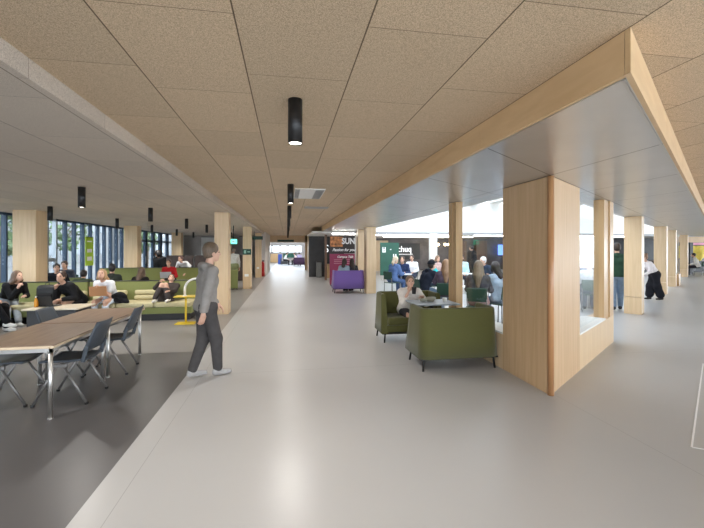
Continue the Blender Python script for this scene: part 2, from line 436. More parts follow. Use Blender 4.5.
# ------------------------------------------------------------------ people
def hand_template(curl):
    """right hand, wrist at origin, fingers along +Y, palm faces -Z, thumb on the -X side"""
    s = SDF()
    s.cone((0, -0.01, 0), (0, 0.03, 0), 0.022, 0.024, 0.01)
    for i in range(4): s.cone(((-0.004+0.0)+(i-1.5)*0.009, 0.02, 0), ((i-1.5)*0.019, 0.082, 0.002), 0.014, 0.0115, 0.01)
    L = [0.068, 0.078, 0.072, 0.055]
    for i in range(4):
        x = (i-1.5)*0.0195; b = np.array([x, 0.085, 0.002]); l = L[i]; a = 0
        spread = (i-1.5)*0.05
        for j, (fr, r0, r1) in enumerate([(0.45, 0.0098, 0.0088), (0.32, 0.0088, 0.008), (0.23, 0.008, 0.007)]):
            a += curl*(0.8 if j == 0 else 1.0)
            e = b+l*fr*np.array([math.sin(spread)*math.cos(a), math.cos(spread)*math.cos(a), -math.sin(a)])
            s.cone(b, e, r0, r1, 0.004); b = e
    t0 = np.array([-0.02, 0.018, -0.004]); t1 = np.array([-0.046, 0.048, -0.016]); t2 = np.array([-0.055, 0.077, -0.024-0.02*curl]); t3 = np.array([-0.050, 0.099, -0.030-0.03*curl])
    s.cone(t0, t1, 0.016, 0.0125, 0.01); s.cone(t1, t2, 0.0115, 0.010, 0.005); s.cone(t2, t3, 0.010, 0.008, 0.005)
    return s.mesh(0.0045)
HANDS = {'relax': hand_template(0.32), 'grip': hand_template(0.85), 'fist': hand_template(1.25)}

def ik(a, t, l1, l2, pole):
    a = np.array(a, float); t = np.array(t, float); d = t-a; L = np.linalg.norm(d)
    mx = (l1+l2)*0.995
    if L > mx: d = d*mx/L; t = a+d; L = mx
    u = d/max(L, 1e-6); x = (l1*l1-l2*l2+L*L)/(2*L); h = math.sqrt(max(l1*l1-x*x, 0))
    p = np.array(pole, float); p = p-u*(p@u); p = p/max(np.linalg.norm(p), 1e-6)
    return a+u*x+p*h, t

def person(label, x, y, face, pose='sit', seat=0.42, h=1.70, lean=8, side=0, head=(0, 0), hands=None, feet=None, group=None, girth=1.0,
           top=(0.02, 0.02, 0.02), trou=(0.02, 0.02, 0.025), shoe=(0.03, 0.03, 0.03), hair=(0.05, 0.03, 0.02), style='short', skin=0,
           sleeve=True, puff=0.017, cap=None, skirt=False, coat=False, beard=False, hood=False, hips=0.0, vox=0.013, detail=True, z=0.0, hand_kind=('relax', 'relax'), topname='sweater'):
    """face: heading in degrees, 0 looks along +Y, counter-clockwise; hands and feet are targets (right, left) in body axes (x right, y forward, z up from the floor)"""
    k = h/1.72
    P = lambda *v: np.array(v, float)
    if pose == 'sit':
        pz = seat+0.105*k
        pel = P(0, 0.0, pz)
        if feet is None: feet = [(0.11, 0.44, 0.085), (-0.11, 0.42, 0.085)]
    else:
        pel = P(0, 0, 0.93*k-hips)
        if feet is None: feet = [(0.10, 0.0, 0.085), (-0.10, 0.03, 0.085)]
    ln = math.radians(lean); sd = math.radians(side)
    up = P(math.sin(sd), math.sin(ln), math.cos(ln)*math.cos(sd)); up /= np.linalg.norm(up)
    fw = P(0, math.cos(ln), -math.sin(ln)); rt = np.cross(fw, up); rt /= np.linalg.norm(rt)
    ln2 = ln*1.25; up2 = P(math.sin(sd*1.2), math.sin(ln2), math.cos(ln2)); up2 /= np.linalg.norm(up2)
    waist = pel+up*0.15*k; chest = waist+up2*0.19*k; nb = chest+up2*0.155*k
    sw = (0.165 if style in ('long', 'bun', 'pony', 'bob') else 0.18)*k
    sh = [nb+rt*s*sw-up2*0.035*k for s in (1, -1)]
    hy, hp = math.radians(head[0]), math.radians(head[1])
    R = rotm(0, 0, hy) @ rotm(-hp, 0, 0)
    neckdir = up2*0.6+P(0, 0, 0.4)
    hc = nb+neckdir*0.15*k+P(0, 0.02, 0.02)*k + R@P(0, 0.015, 0.03)*k
    H = lambda *v: hc+R@(P(*v)*k*0.93)
    # limbs
    hip = [pel+rt*s*0.088*k+P(0, 0, -0.01) for s in (1, -1)]
    legs = []
    for i, s in enumerate((1, -1)):
        kn, an = ik(hip[i], P(*feet[i]), 0.43*k, 0.40*k, P(s*0.12, 1, 0.9) if pose == 'sit' else P(s*0.05, 1, 0.1))
        legs.append((hip[i], kn, an))
    if hands is None:
        hands = [(0.12, 0.30, seat+0.22), (-0.12, 0.30, seat+0.22)] if pose == 'sit' else [(0.24, 0.06, 0.80*k), (-0.24, 0.06, 0.80*k)]
    arms = []
    for i, s in enumerate((1, -1)):
        el, wr = ik(sh[i], P(*hands[i]), 0.285*k, 0.25*k, P(s*0.55, -0.6, -0.7))
        arms.append((sh[i], el, wr))
    g = girth*k
    def torso(S, e, K=0.04):
        S.cone(pel+rt*0.075*k, pel-rt*0.075*k, 0.112*g+e, 0.112*g+e, K)
        for s in (1, -1):
            S.cone(pel+rt*s*0.065*k, waist+rt*s*0.055*k, 0.108*g+e, 0.092*g+e, K)
            S.cone(waist+rt*s*0.055*k, chest+rt*s*0.075*k, 0.092*g+e, 0.098*g+e, K)
            S.cone(chest+rt*s*0.075*k, nb+rt*s*0.10*k-up2*0.05*k, 0.098*g+e, 0.055*g+e, K)
            S.cone(nb-up2*0.01*k, sh[0 if s == 1 else 1], 0.045*k+e, 0.050*k+e, K)
    B = SDF(); torso(B, 0.0)
    B.cone(nb-up2*0.03*k, hc+R@P(0, -0.02, -0.07)*k, 0.056*k, 0.050*k, 0.03)
    for a in legs:
        B.cone(a[0], a[1], 0.082*g, 0.055*k, 0.03); B.cone(a[1], a[2], 0.054*k, 0.038*k, 0.02)
        f = P(0, 1, 0); B.cone(a[2]+P(0, -0.03, -0.045), a[2]+P(0, 0.13, -0.055), 0.03*k, 0.026*k, 0.02)
    for a in arms:
        B.cone(a[0], a[1], 0.046*g, 0.038*k, 0.03); B.cone(a[1], a[2], 0.038*k, 0.025*k, 0.02)
    B.ell(H(0, -0.012, 0.035), P(0.076, 0.096, 0.094)*k, R, 0.02)
    B.ell(H(0, 0.022, -0.03), P(0.062, 0.072, 0.088)*k, R, 0.02)
    B.cone(H(0, 0.062, -0.088), H(0, 0.055, -0.075), 0.028*k, 0.03*k, 0.03)
    B.cone(H(0, 0.092, 0.012), H(0, 0.112, -0.028), 0.009*k, 0.014*k, 0.012)
    for s in (1, -1):
        B.ell(H(s*0.078, -0.008, -0.01), P(0.012, 0.024, 0.034)*k, R, 0.008)
        B.ell(H(s*0.032, 0.098, 0.006), P(0.016, 0.012, 0.010)*k, R, 0.01, 'sub')
        B.cone(H(s*0.016, 0.092, 0.026), H(s*0.046, 0.082, 0.026), 0.009*k, 0.008*k, 0.01)
    B.cone(H(-0.018, 0.090, -0.062), H(0.018, 0.090, -0.062), 0.010*k, 0.010*k, 0.008)
    V, Q = B.mesh(vox*0.85)
    # hands share the body mesh
    for i, s in enumerate((1, -1)):
        hv, hq = HANDS[hand_kind[i]]
        d = arms[i][2]-arms[i][1]; d /= np.linalg.norm(d)
        nrm = P(0, 0, 1) if abs(d[2]) < 0.8 else P(s*1.0, 0.25, 0)
        zx = nrm-d*(nrm@d); zx /= np.linalg.norm(zx); xx = np.cross(d, zx)
        pv = hv.copy()*k*1.04
        if s == -1: pv[:, 0] *= -1; hq = hq[:, ::-1]
        pv = arms[i][2]+pv[:, :1]*xx+pv[:, 1:2]*d+pv[:, 2:]*zx
        Q = np.concatenate([Q, hq+len(V)]); V = np.concatenate([V, pv])
    root = np_obj('person', V, Q, SK[skin])
    root.location = (x, y, z); root.rotation_euler = (0, 0, math.radians(face))
    tag(root, label, 'person', group)
    # trousers or skirt
    T = SDF(); e = 0.020
    T.cone(pel+rt*0.078*k, pel-rt*0.078*k, 0.114*g+e, 0.114*g+e, 0.03)
    for s in (1, -1): T.cone(pel+rt*s*0.065*k, waist+rt*s*0.055*k-up*0.05*k, 0.110*g+e, 0.100*g+e, 0.03)
    if skirt:
        for a in legs:
            T.cone(a[0], a[1], 0.10*g, 0.10*g, 0.08); T.cone(a[1], a[1]*0.25+a[2]*0.75, 0.10*g, 0.13*g, 0.08)
    else:
        for a in legs:
            T.cone(a[0], a[1], 0.084*g+e, 0.058*k+e, 0.03); T.cone(a[1], a[2]+P(0, 0, 0.02), 0.058*k+e, 0.046*k+e*0.7, 0.03)
    T.cut(waist-up*0.02*k, up)
    V, Q = T.mesh(vox); np_obj('skirt' if skirt else 'trousers', V, Q, cloth(trou), root)
    # top
    T = SDF(); torso(T, puff)
    if coat:
        for a in legs: T.cone(pel+(a[0]-pel)*0.6, a[0]*0.35+a[1]*0.65+P(0, 0, 0.0), 0.125*g+puff, 0.12*g+puff, 0.06)
    for a in arms:
        if sleeve:
            T.cone(a[0], a[1], 0.047*g+puff, 0.041*k+puff, 0.03); T.cone(a[1], a[2]-(a[2]-a[1])*0.06, 0.040*k+puff, 0.029*k+puff*0.8, 0.02)
        else:
            T.cone(a[0], a[0]*0.45+a[1]*0.55, 0.050*g+puff, 0.050*g+puff, 0.03)
    if hood:
        T.cone(nb-fw*0.07*k-rt*0.06*k+up2*0.02, nb-fw*0.07*k+rt*0.06*k+up2*0.02, 0.055*k, 0.055*k, 0.03)
    T.cone(nb-up2*0.02*k, nb+neckdir*0.045*k, 0.062*k+puff*0.6, 0.058*k+puff*0.4, 0.02)
    T.cut(nb+neckdir*0.045*k+fw*0.05*k, neckdir*0.8+P(0, 0.25, 0))
    if not coat: T.cut(pel-up*0.06*k, -up)
    V, Q = T.mesh(vox); np_obj('coat' if coat else topname, V, Q, cloth(top), root)
    # shoes
    for a in legs:
        S = SDF(); n = a[2]
        S.cone(n+P(0, -0.035, -0.042)*k, n+P(0, 0.06, -0.048)*k, 0.040*k, 0.037*k, 0.02)
        S.cone(n+P(0, 0.05, -0.05)*k, n+P(0, 0.155, -0.056)*k, 0.039*k, 0.030*k, 0.02)
        S.cone(n+P(0, -0.02, -0.03)*k, n+P(0, -0.01, 0.02)*k, 0.043*k, 0.044*k, 0.02)
        S.cut(n+P(0, 0, -0.083), P(0, 0, -1))
        V, Q = S.mesh(vox); np_obj('shoe', V, Q, cloth(shoe), root)
    # hair
    S = SDF()
    if style != 'bald':
        S.ell(H(0, -0.020, 0.046), P(0.090, 0.106, 0.100)*k, R, 0.02)
        S.ell(H(0, -0.045, 0.0), P(0.080, 0.075, 0.095)*k, R, 0.02)
        down = P(0, 0, -1)
        if style in ('long', 'pony', 'bob'):
            n = {'long': 0.36, 'pony': 0.30, 'bob': 0.17}[style]*k
            if style == 'pony':
                b = H(0, -0.11, 0.05); S.cone(b, b-fw*0.05+down*n*0.5, 0.035*k, 0.045*k, 0.03); S.cone(b-fw*0.05+down*n*0.5, b-fw*0.02+down*n, 0.045*k, 0.015*k, 0.03)
            else:
                for s in (1, -1):
                    a0 = H(s*0.062, -0.02, 0.02); a1 = nb+rt*s*0.085*k+fw*0.0*k+P(0, 0, 0.02)
                    S.cone(a0, H(s*0.072, -0.025, -0.09), 0.040*k, 0.038*k, 0.03)
                    if style == 'long':
                        S.cone(H(s*0.072, -0.025, -0.09), a1, 0.038*k, 0.044*k, 0.03)
                        S.cone(a1, a1-up2*(n-0.16*k)+fw*0.06*k*(1 if s == 1 else -0.6), 0.048*k, 0.018*k, 0.03)
                b0 = H(0, -0.07, 0.0); b1 = nb-fw*0.09*k
                S.cone(b0, b1, 0.075*k, 0.078*k, 0.04)
                if style == 'long': S.cone(b1, b1-up2*n*0.55-fw*0.05*k, 0.080*k, 0.04*k, 0.04)
        if style == 'bun': S.ell(H(0, -0.085, 0.125), P(0.048, 0.048, 0.045)*k, R, 0.015)
        if style == 'afro': S.ell(H(0, -0.03, 0.04), P(0.165, 0.16, 0.165)*k, R, 0.03)
        S.ell(H(0, 0.100, -0.035), P(0.066, 0.075, 0.105)*k, R, 0.01, 'sub')
        if style in ('short',): S.cut(H(0, 0, -0.065), R@P(0, 0.2, -1))
        V, Q = S.mesh(min(vox, 0.012)); np_obj('hair', V, Q, hairm(hair), root)
    if beard:
        S = SDF(); S.ell(H(0, 0.045, -0.078), P(0.060, 0.058, 0.048)*k, R, 0.02); S.ell(H(0, 0.10, -0.04), P(0.03, 0.04, 0.02)*k, R, 0.01, 'sub')
        V, Q = S.mesh(0.009); np_obj('beard', V, Q, hairm(hair), root)
    if cap:
        S = SDF(); S.ell(H(0, -0.012, 0.055), P(0.097, 0.112, 0.098)*k, R, 0.02); S.cut(H(0, 0, 0.045), R@P(0, 0, -1))
        S2 = SDF(); S2.ell(H(0, 0.12, 0.052), P(0.078, 0.088, 0.013)*k, R, 0.01)
        V, Q = S.mesh(0.010); c = np_obj('cap', V, Q, cloth(cap), root)
        V, Q = S2.mesh(0.006); np_obj('peak', V, Q, cloth(cap), c)
    if detail:
        for s in (1, -1):
            mb = MB(); mb.ball(H(s*0.032, 0.0835, 0.006), 0.0115*k, 10); mb.build('eye', EYEM, root)
        mb = MB(); mb.ball(H(0, 0.0975, -0.062), (0.021*k, 0.006*k, 0.006*k), 10); mb.build('mouth', LIPM, root)
    return root
EYEM = mat('eye', (0.03, 0.02, 0.018), 0.2); LIPM = mat('lips', (0.42, 0.14, 0.12), 0.5)

# ------------------------------------------------------------------ camera
cam = bpy.data.cameras.new('camera'); co = bpy.data.objects.new('camera', cam); COL.objects.link(co)
cam.sensor_width = 36.0; cam.lens = 385.0/704*36.0; cam.shift_y = -15.0/704
co.location = (0, 0, EYE); co.rotation_euler = (PI/2, 0, -math.radians(9.58)); SC.camera = co
cam.clip_start = 0.05

# ------------------------------------------------------------------ the slanted side of the atrium
DX, DY = 0.803, 0.595                     # direction of the slanted wall
def sl(t, off=0.0, o=(2.87, 3.83)):       # along the slanted outer wall line, off = into the atrium
    return (o[0]+DX*t-DY*off, o[1]+DY*t+DX*off)
def slbox(mb, t0, t1, o0, o1, z0, z1): mb.prism([sl(t0, o0), sl(t1, o0), sl(t1, o1), sl(t0, o1)], z0, z1)
INX, INY = 3.35, 4.70                     # inner corner of the canopy ring

# ------------------------------------------------------------------ floor
m = MB(); m.box(-1.27, 34, -5, 46.3, -0.10, 0.0); struct(m.build('floor', M['floor']))
m = MB(); m.box(-7.0, -1.27, -5, 6.42, -0.10, 0.0); struct(m.build('floor_left_shaded', M['floor_left_shaded']))
m = MB(); m.box(-7.0, -1.27, 6.42, 46.3, -0.10, 0.0); struct(m.build('floor_lounge', M['floor_left_lit']))
# white lines marked on the floor
m = MB()
def strip(a, b, w):
    a = Vector((a[0], a[1], 0)); b = Vector((b[0], b[1], 0)); d = (b-a).normalized(); nrm = Vector((-d.y, d.x, 0))*w/2
    m.prism([a-nrm, b-nrm, b+nrm, a+nrm], 0.0005, 0.0025)
strip((3.26, 2.64), (5.80, 4.54), 0.014); strip((3.26, 2.64), (3.80, 2.26), 0.014); strip((3.42, 2.62), (5.92, 4.49), 0.012)
struct(m.build('trim_1', M['letter']), 'thin white double line marked on the pale floor')

# ------------------------------------------------------------------ ceilings
m = MB()
m.box(-1.36, INX, -5, 30, CEIL, CEIL+0.1)
m.prism([(INX, -5), (34, -5), (34, 24), (25.6, 21.0), (INX, INY)], CEIL, CEIL+0.1)
struct(m.build('ceiling', M['ceil']))
m = MB(); m.box(-7.1, -1.36, -5, 30, LOW, LOW+0.3); struct(m.build('ceiling_lower', M['ceil_low']))
# canopy ring round the atrium: metal underside, birch faced edge
O0 = (1.55, 1.525); OE = (O0[0]+DX*30, O0[1]+DY*30)
m = MB()
m.poly([(O0[0]+0.02, O0[1]+0.03, SOF+0.006), (OE[0], OE[1], SOF+0.006), (25.6, 21.2, SOF+0.006), (INX, INY, SOF+0.006), (INX, 17.4, SOF+0.006), (O0[0]+0.02, 17.4, SOF+0.006)])
can = struct(m.build('ceiling_canopy', M['canopy']))
m = MB(); m.box(INX, INX+0.04, INY, 17.4, SOF, CEIL+0.05); m.prism([(INX, INY), (25.6, 21.2), (25.57, 21.24), (INX, INY+0.05)], SOF, CEIL+0.05)
m.box(1.57, INX, 17.36, 17.4, SOF, CEIL)
m.build('inner_face', M['white'], can)
# birch faced edge boards, one board every 1.5 m, with a small shadow gap under the ceiling
ys = [O0[1], 2.90, 4.65, 6.3, 7.95, 9.6, 11.25, 12.9, 14.55, 16.2, 17.4]
for a, b in zip(ys, ys[1:]):
    m = MB()
    if a == O0[1]: m.prism([(1.55, 1.558), (1.575, 1.577), (1.575, b), (1.55, b)], SOF, CEIL-0.003)
    else: m.box(1.55, 1.575, a+0.006, b, SOF, CEIL-0.003)
    m.build('edge_board', M['wood_side'], can)
t = 0.0
while t < 29:
    m = MB(); o = O0
    a, b = sl(t+(0 if t == 0 else 0.006), 0, o), sl(t+1.6, 0, o)
    c, d = sl(t+1.6, 0.025, o), sl(0.0185 if t == 0 else t+0.006, 0.025, o)
    m.prism([a, b, c, d], SOF, CEIL-0.003); m.build('edge_board', M['wood_side'], can); t += 1.6
m = MB(); m.box(1.585, 1.60, 1.6, 17.4, SOF+0.001, SOF+0.02)
m.prism([sl(0.05, 0.035, O0), sl(29, 0.035, O0), sl(29, 0.05, O0), sl(0.05, 0.05, O0)], SOF+0.001, SOF+0.02)
m.build('shadow_strip', M['steel'], can)

# ------------------------------------------------------------------ wood clad corner, window and posts of the atrium
m = MB(); m.prism([(2.87, 3.83), sl(1.218), sl(1.218, 0.40), (3.27, 4.78), (2.87, 4.78)], 0, SOF)
w = struct(m.build('wall_corner', M['wood_mid']), 'wood clad wedge shaped corner pier under the canopy edge')
m = MB(); m.tube([(2.885, 3.845, 0), (2.885, 3.845, SOF)], 0.035, 16); m.build('corner_strip', M['wood_red'], w)
m = MB(); slbox(m, 1.218, 3.43, 0.0, 0.30, 0, 0.47); w = struct(m.build('wall_sill', M['wood']), 'low wood panelled wall under the slanted atrium window')
m = MB(); slbox(m, 1.218, 2.79, -0.005, 0.34, 0.47, 0.495); m.build('sill', M['white'], w)
m = MB(); slbox(m, 2.79, 3.12, 0.02, 0.17, 0.47, SOF); m.build('post', M['wood_warm'], w)
m = MB(); slbox(m, 3.135, 3.43, 0.0, 0.17, 0.47, SOF); m.build('post', M['wood_warm'], w)
win = struct(empty('window_1'), 'slanted window pane beside the wood corner pier')
m = MB(); slbox(m, 1.218, 2.79, 0.09, 0.102, 0.495, SOF); m.build('pane', M['glass'], win)
m = MB(); m.box(2.87, 3.17, 4.78, 6.46, 0, 0.47); w = struct(m.build('wall_bench', M['wood']), 'low wood panelled wall behind the olive booth sofas')
m = MB(); m.box(2.865, 3.20, 4.78, 6.2, 0.47, 0.495); m.build('sill', M['white'], w)
m = MB(); m.box(2.85, 2.98, 6.35, 6.50, 0, SOF); w = struct(m.build('trim_2', M['wood_warm']), 'double wood post at the end of the low wall')
m = MB(); m.box(2.862, 2.98, 6.22, 6.335, 0.47, SOF); m.build('post', M['wood_warm'], w)
win = struct(empty('window_2'), 'window pane between the corner pier and the double wood post')
m = MB(); m.box(3.0, 3.012, 4.78, 6.2, 0.495, SOF); m.build('pane', M['glass'], win)

def column(x0, x1, y0, y1, z1, label, base=False, mt='wood'):
    m = MB()
    if base:
        m.box(x0, x1, y0, y1, 0.43, z1); c = m.build('column', M[mt])
        m = MB(); m.box(x0, x1, y0, y1, 0, 0.422); m.build('base_panel', M[mt], c)
    else:
        m.box(x0, x1, y0, y1, 0, z1); c = m.build('column', M[mt])
    return tag(c, label, 'column', 'birch clad columns', 'structure')
def slcolumn(t, label):
    m = MB(); slbox(m, t, t+0.43, 0.06, 0.42, 0.43, SOF); c = m.build('column', M['wood'])
    m = MB(); slbox(m, t, t+0.43, 0.06, 0.42, 0, 0.422); m.build('base_panel', M['wood'], c)
    tag(c, label, 'column', 'birch clad columns', 'structure')
slcolumn(7.18, 'birch clad column just past the man in the green sweater')
slcolumn(13.05, 'birch clad column beside the woman in the black skirt')
slcolumn(16.9, 'third birch clad column along the slanted canopy')
slcolumn(24.8, 'fourth birch clad column along the slanted canopy')
m = MB(); m.prism([sl(17.5, 0.0), sl(18.6, 0.0), sl(18.6, 0.4), sl(17.5, 0.4)], 0, 0.5); struct(m.build('wall_low_panel', M['wood_warm']), 'low brown wood panel at the far end of the slanted canopy')
column(2.85, 3.20, 13.7, 14.15, SOF, 'birch clad column beside the purple booth sofa')
column(2.90, 3.26, 15.7, 16.1, SOF, 'pale birch column behind the purple booth sofa')
cy = [9.95, 16.15, 22.35]
for i, y in enumerate(cy):
    c = column(-1.77, -1.44, y, y+0.42, LOW, '%s birch clad column between lounge and corridor' % ORD[i])
    if i == 1:
        m = MB(); m.box(-1.70, -1.54, y-0.012, y, 0.50, 0.60, 0.004); m.build('socket_plate', M['white'], c)
    if i == 2:
        m = MB(); m.box(-1.68, -1.56, y-0.012, y, 0.50, 0.60, 0.004); m.build('socket_plate', M['white'], c)
for i, y in enumerate([10.12, 16.3, 22.6]):
    column(-6.28, -5.80, y, y+0.45, LOW, '%s wide birch clad column along the window wall' % ORD[i])

# ------------------------------------------------------------------ corridor walls and end
m = MB(); m.box(-1.62, -1.27, 23.6, 30, 0, CEIL); struct(m.build('wall_left', M['offwhite']))
m = MB(); m.box(-1.75, -1.50, 29.7, 30, 0, CEIL); m.box(1.36, 1.75, 29.7, 30, 0, CEIL); m.box(-1.75, 1.75, 29.7, 30, 2.12, CEIL)
struct(m.build('wall_end', M['wood']), 'wood framed opening at the far end of the corridor')
m = MB(); m.box(1.5, 1.7, 22.6, 29.7, 0, CEIL); struct(m.build('wall_right', M['wood']))
m = MB(); m.box(-8, 12, 46.0, 46.3, 0, 3.2); struct(m.build('wall_back', M['greywall']))
m = MB(); m.box(-2.75, -2.6, 30, 46, 0, 3.2); struct(m.build('wall_back_left', M['offwhite']))
m = MB(); m.box(3.0, 3.15, 30, 46, 0, 3.2); struct(m.build('wall_back_right', M['white']))
for i, (a, b) in enumerate([(-2.55, -1.85), (-1.65, -0.88), (-0.72, 0.05), (0.19, 0.95), (1.06, 1.70)]):
    wn = struct(empty('window_%d' % (3+i)), 'high window of the room beyond the corridor')
    m = MB(); m.box(a, b, 45.95, 46.02, 1.27, 1.97); m.build('pane', M['daypane'], wn)
    m = MB()
    for (x0, x1, z0, z1) in [(a-.05, a, 1.22, 2.02), (b, b+.05, 1.22, 2.02), (a, b, 1.22, 1.27), (a, b, 1.97, 2.02)]: m.box(x0, x1, 45.93, 46.0, z0, z1)
    m.build('frame', M['framegrey'], wn)
m = MB(); m.box(-1.9, -1.05, 45.9, 45.98, 0.05, 1.05); tag(m.build('timber_cladding', M['wood_warm']), 'tan wood panel on the white wall beyond the corridor', 'panel')
m = MB(); m.box(-0.45, 1.1, 45.9, 45.98, 0.62, 1.08); tag(m.build('pinboard', M['boardgreen']), 'dark green board on the white wall beyond the corridor', 'board')
m = MB(); m.box(-0.95, -0.55, 42.0, 42.3, 0.0, 1.05, 0.02); tag(m.build('blue_banner', cloth((0.06, 0.10, 0.35))), 'blue free standing panel in the bright room beyond the corridor', 'panel')

# lounge back wall
m = MB(); m.box(-7.0, -1.6, 27.6, 27.8, 0, LOW); struct(m.build('wall_lounge', M['greywall']))
m = MB(); m.box(-5.75, -4.55, 27.5, 27.59, 0.9, 2.4); tag(m.build('wall_panel', M['offwhite']), 'pale wall panel at the back of the lounge', 'panel')
m = MB(); m.box(-4.35, -3.75, 27.2, 27.59, 0, LOW); struct(m.build('trim_3', M['wood_warm']), 'tan wood pilaster at the back of the lounge')
for i in range(3):
    bo = tag(empty('dining_booth', (-5.3+i*1.35, 20.4, 0)), 'tall dark brown booth seat, %s from the window side' % ORD[i], 'booth', 'brown booths at the back of the lounge')
    bm_ = wood('brown booth leather %d' % i, (0.055, 0.035, 0.03), (0.085, 0.058, 0.05), 0.5, (2, 2, 2))
    m = MB(); m.box(-0.64, 0.64, 0.0, 0.14, 0.0, 1.30, 0.04); m.build('backrest', bm_, bo)
    m = MB(); m.box(-0.64, 0.64, 0.14, 0.62, 0.0, 0.44, 0.04); m.build('seat', bm_, bo)

# ------------------------------------------------------------------ window wall on the lounge side
def bay(i, y0, y1, label, transom=None, door=False, fin=True, x=-6.95):
    wn = struct(empty(('door_%d' if door else 'window_%d') % i), label)
    fr = M['framegrey'] if door and y1-y0 < 0.8 else M['frameblue']
    m = MB(); m.box(x-0.05, x+0.07, y0-0.025, y0+0.025, 0, LOW); m.build('mullion', M['frameblue'], wn)
    m = MB(); m.box(x-0.03, x+0.05, y0+0.03, y1-0.03, LOW-0.06, LOW); m.box(x-0.03, x+0.05, y0+0.03, y1-0.03, 0, 0.07); m.build('frame', fr, wn)
    if transom:
        m = MB(); m.box(x-0.02, x+0.06, y0+0.03, y1-0.03, transom-0.05, transom+0.05); m.build('transom', fr, wn)
    if door:
        m = MB()
        lw = 0.06 if y1-y0 < 0.8 else 0.12
        for yy in (y0+0.025, y1-0.025-lw): m.box(x-0.02, x+0.09, yy, yy+lw, 0.07, LOW-0.06)
        m.build('leaf_frame', fr, wn)
        m = MB(); m.tube([(x+0.09, y1-0.12, 0.9), (x+0.09, y1-0.12, 1.25)], 0.015); m.build('handle', M['steel'], wn)
    m = MB(); m.box(x-0.006, x+0.006, y0+0.03, y1-0.03, 0.07, LOW-0.06); m.build('pane', M['glass'], wn)
y = 4.0; i = 8; nd = 1
for k in range(29):
    y1 = y+0.53
    if k in (15, 16): bay(nd, y, y1, 'grey framed glass door in the window wall', 1.3, True); nd += 1
    else: bay(i, y, y1, 'narrow bay of the window wall between blue grey mullions', None); i += 1
    y = y1
for k, y0 in enumerate([19.4, 20.5, 21.6, 22.8, 24.0, 25.2]):
    bay(nd, y0, y0+(1.1 if k < 3 else 1.2), 'dark framed glass entrance bay past the second wide column', 2.02, True); nd += 1
m = MB(); m.box(-7.05, -6.9, -5, 4.0, 0, LOW); struct(m.build('wall_window_side', M['offwhite']))
m = MB(); m.box(-7.05, -6.9, 26.4, 27.8, 0, LOW); struct(m.build('wall_beside_entrance', M['offwhite']))
# outside
m = MB(); m.box(-60, -7.1, -20, 90, -0.25, -0.12); struct(m.build('ground', M['paving']))
def building(x0, x1, y0, y1, h, label):
    b = tag(empty('building', ((x0+x1)/2, (y0+y1)/2, -0.12)), label, 'building')
    cx, cy = (x0+x1)/2, (y0+y1)/2
    m = MB(); m.box(x0-cx, x1-cx, y0-cy, y1-cy, 0, h); m.build('wall', M['facade'], b)
    for r in range(int(h//3)):
        yy = y0+1.0
        while yy < y1-2:
            m = MB(); m.box(x1-cx-0.02, x1-cx+0.05, yy-cy, yy+1.5-cy, 1.0+r*3, 2.5+r*3); f = m.build('window', M['pane'], b); yy += 3.2
building(-34, -26, 4, 62, 12, 'pale rendered building seen far outside through the window wall')
building(-38, -24, 66, 88, 14, 'second pale building farther off beyond the entrance')
def tree(x, y, h, label, sd):
    rnd = random.Random(sd)
    t = tag(empty('tree', (x, y, -0.12)), label, 'tree', 'trees outside the window wall')
    m = MB(); m.tube([(0, 0, 0), (0.05, 0.02, h*0.4), (-0.03, 0.06, h*0.7)], 0.11, 8, 0.05)
    for k in range(5):
        a = rnd.random()*6.3; m.tube([(0, 0, h*(0.35+0.06*k)), (0.7*math.cos(a), 0.7*math.sin(a), h*(0.55+0.06*k))], 0.035, 6, 0.012)
    m.build('trunk', M['bark'], t)
    m = MB()
    for k in range(420):
        a = rnd.random()*6.3; r = 1.15*h/4*rnd.random()**0.5; z = h*(0.34+0.62*rnd.random()); r *= math.sin(PI*min(1, max(0.1, (z/h-0.25)/0.8)))
        c = Vector((r*math.cos(a), r*math.sin(a), z)); u = Vector((rnd.uniform(-1, 1), rnd.uniform(-1, 1), rnd.uniform(-1, 1))).normalized(); v = u.orthogonal().normalized(); q = 0.10+0.10*rnd.random()
        m.quad(c-u*q, c-v*q*0.6, c+u*q, c+v*q*0.6)
    m.build('crown', M['leaf'], t)
for k, (x, y, h) in enumerate([(-9.9, 15.3, 4.6), (-11.6, 19.5, 5.2), (-12.8, 25.0, 5.0), (-10.4, 29.5, 4.4), (-12.0, 36.0, 5.5)]):
    tree(x, y, h, '%s leafy young tree from the street lamp end outside the windows' % ORD[k] if False else ['slim leafy tree outside behind the lime banner', 'leafy tree outside past the second wide column', 'leafy tree outside behind the glass entrance', 'small leafy tree outside the far entrance bay', 'tall leafy tree outside, most distant of all'][k], k)
# lime banner hanging at the glass
b = tag(empty('banner', (-6.70, 14.55, 0)), 'lime green hanging banner with white panels at the window wall', 'banner')
m = MB(); m.box(-0.006, 0.006, -0.27, 0.27, 1.05, 2.02); m.build('cloth', M['lime'], b)
for z0, z1 in ((1.86, 1.90), (1.50, 1.62), (1.22, 1.36)):
    m = MB(); m.box(0.006, 0.008, -0.16, 0.16, z0, z1); m.build('white_panel', M['letter'], b)
m = MB(); m.tube([(0, -0.27, 2.03), (0, 0.27, 2.03)], 0.010); m.tube([(0, 0, 2.03), (0, 0, LOW)], 0.006); m.build('rail', M['black'], b)

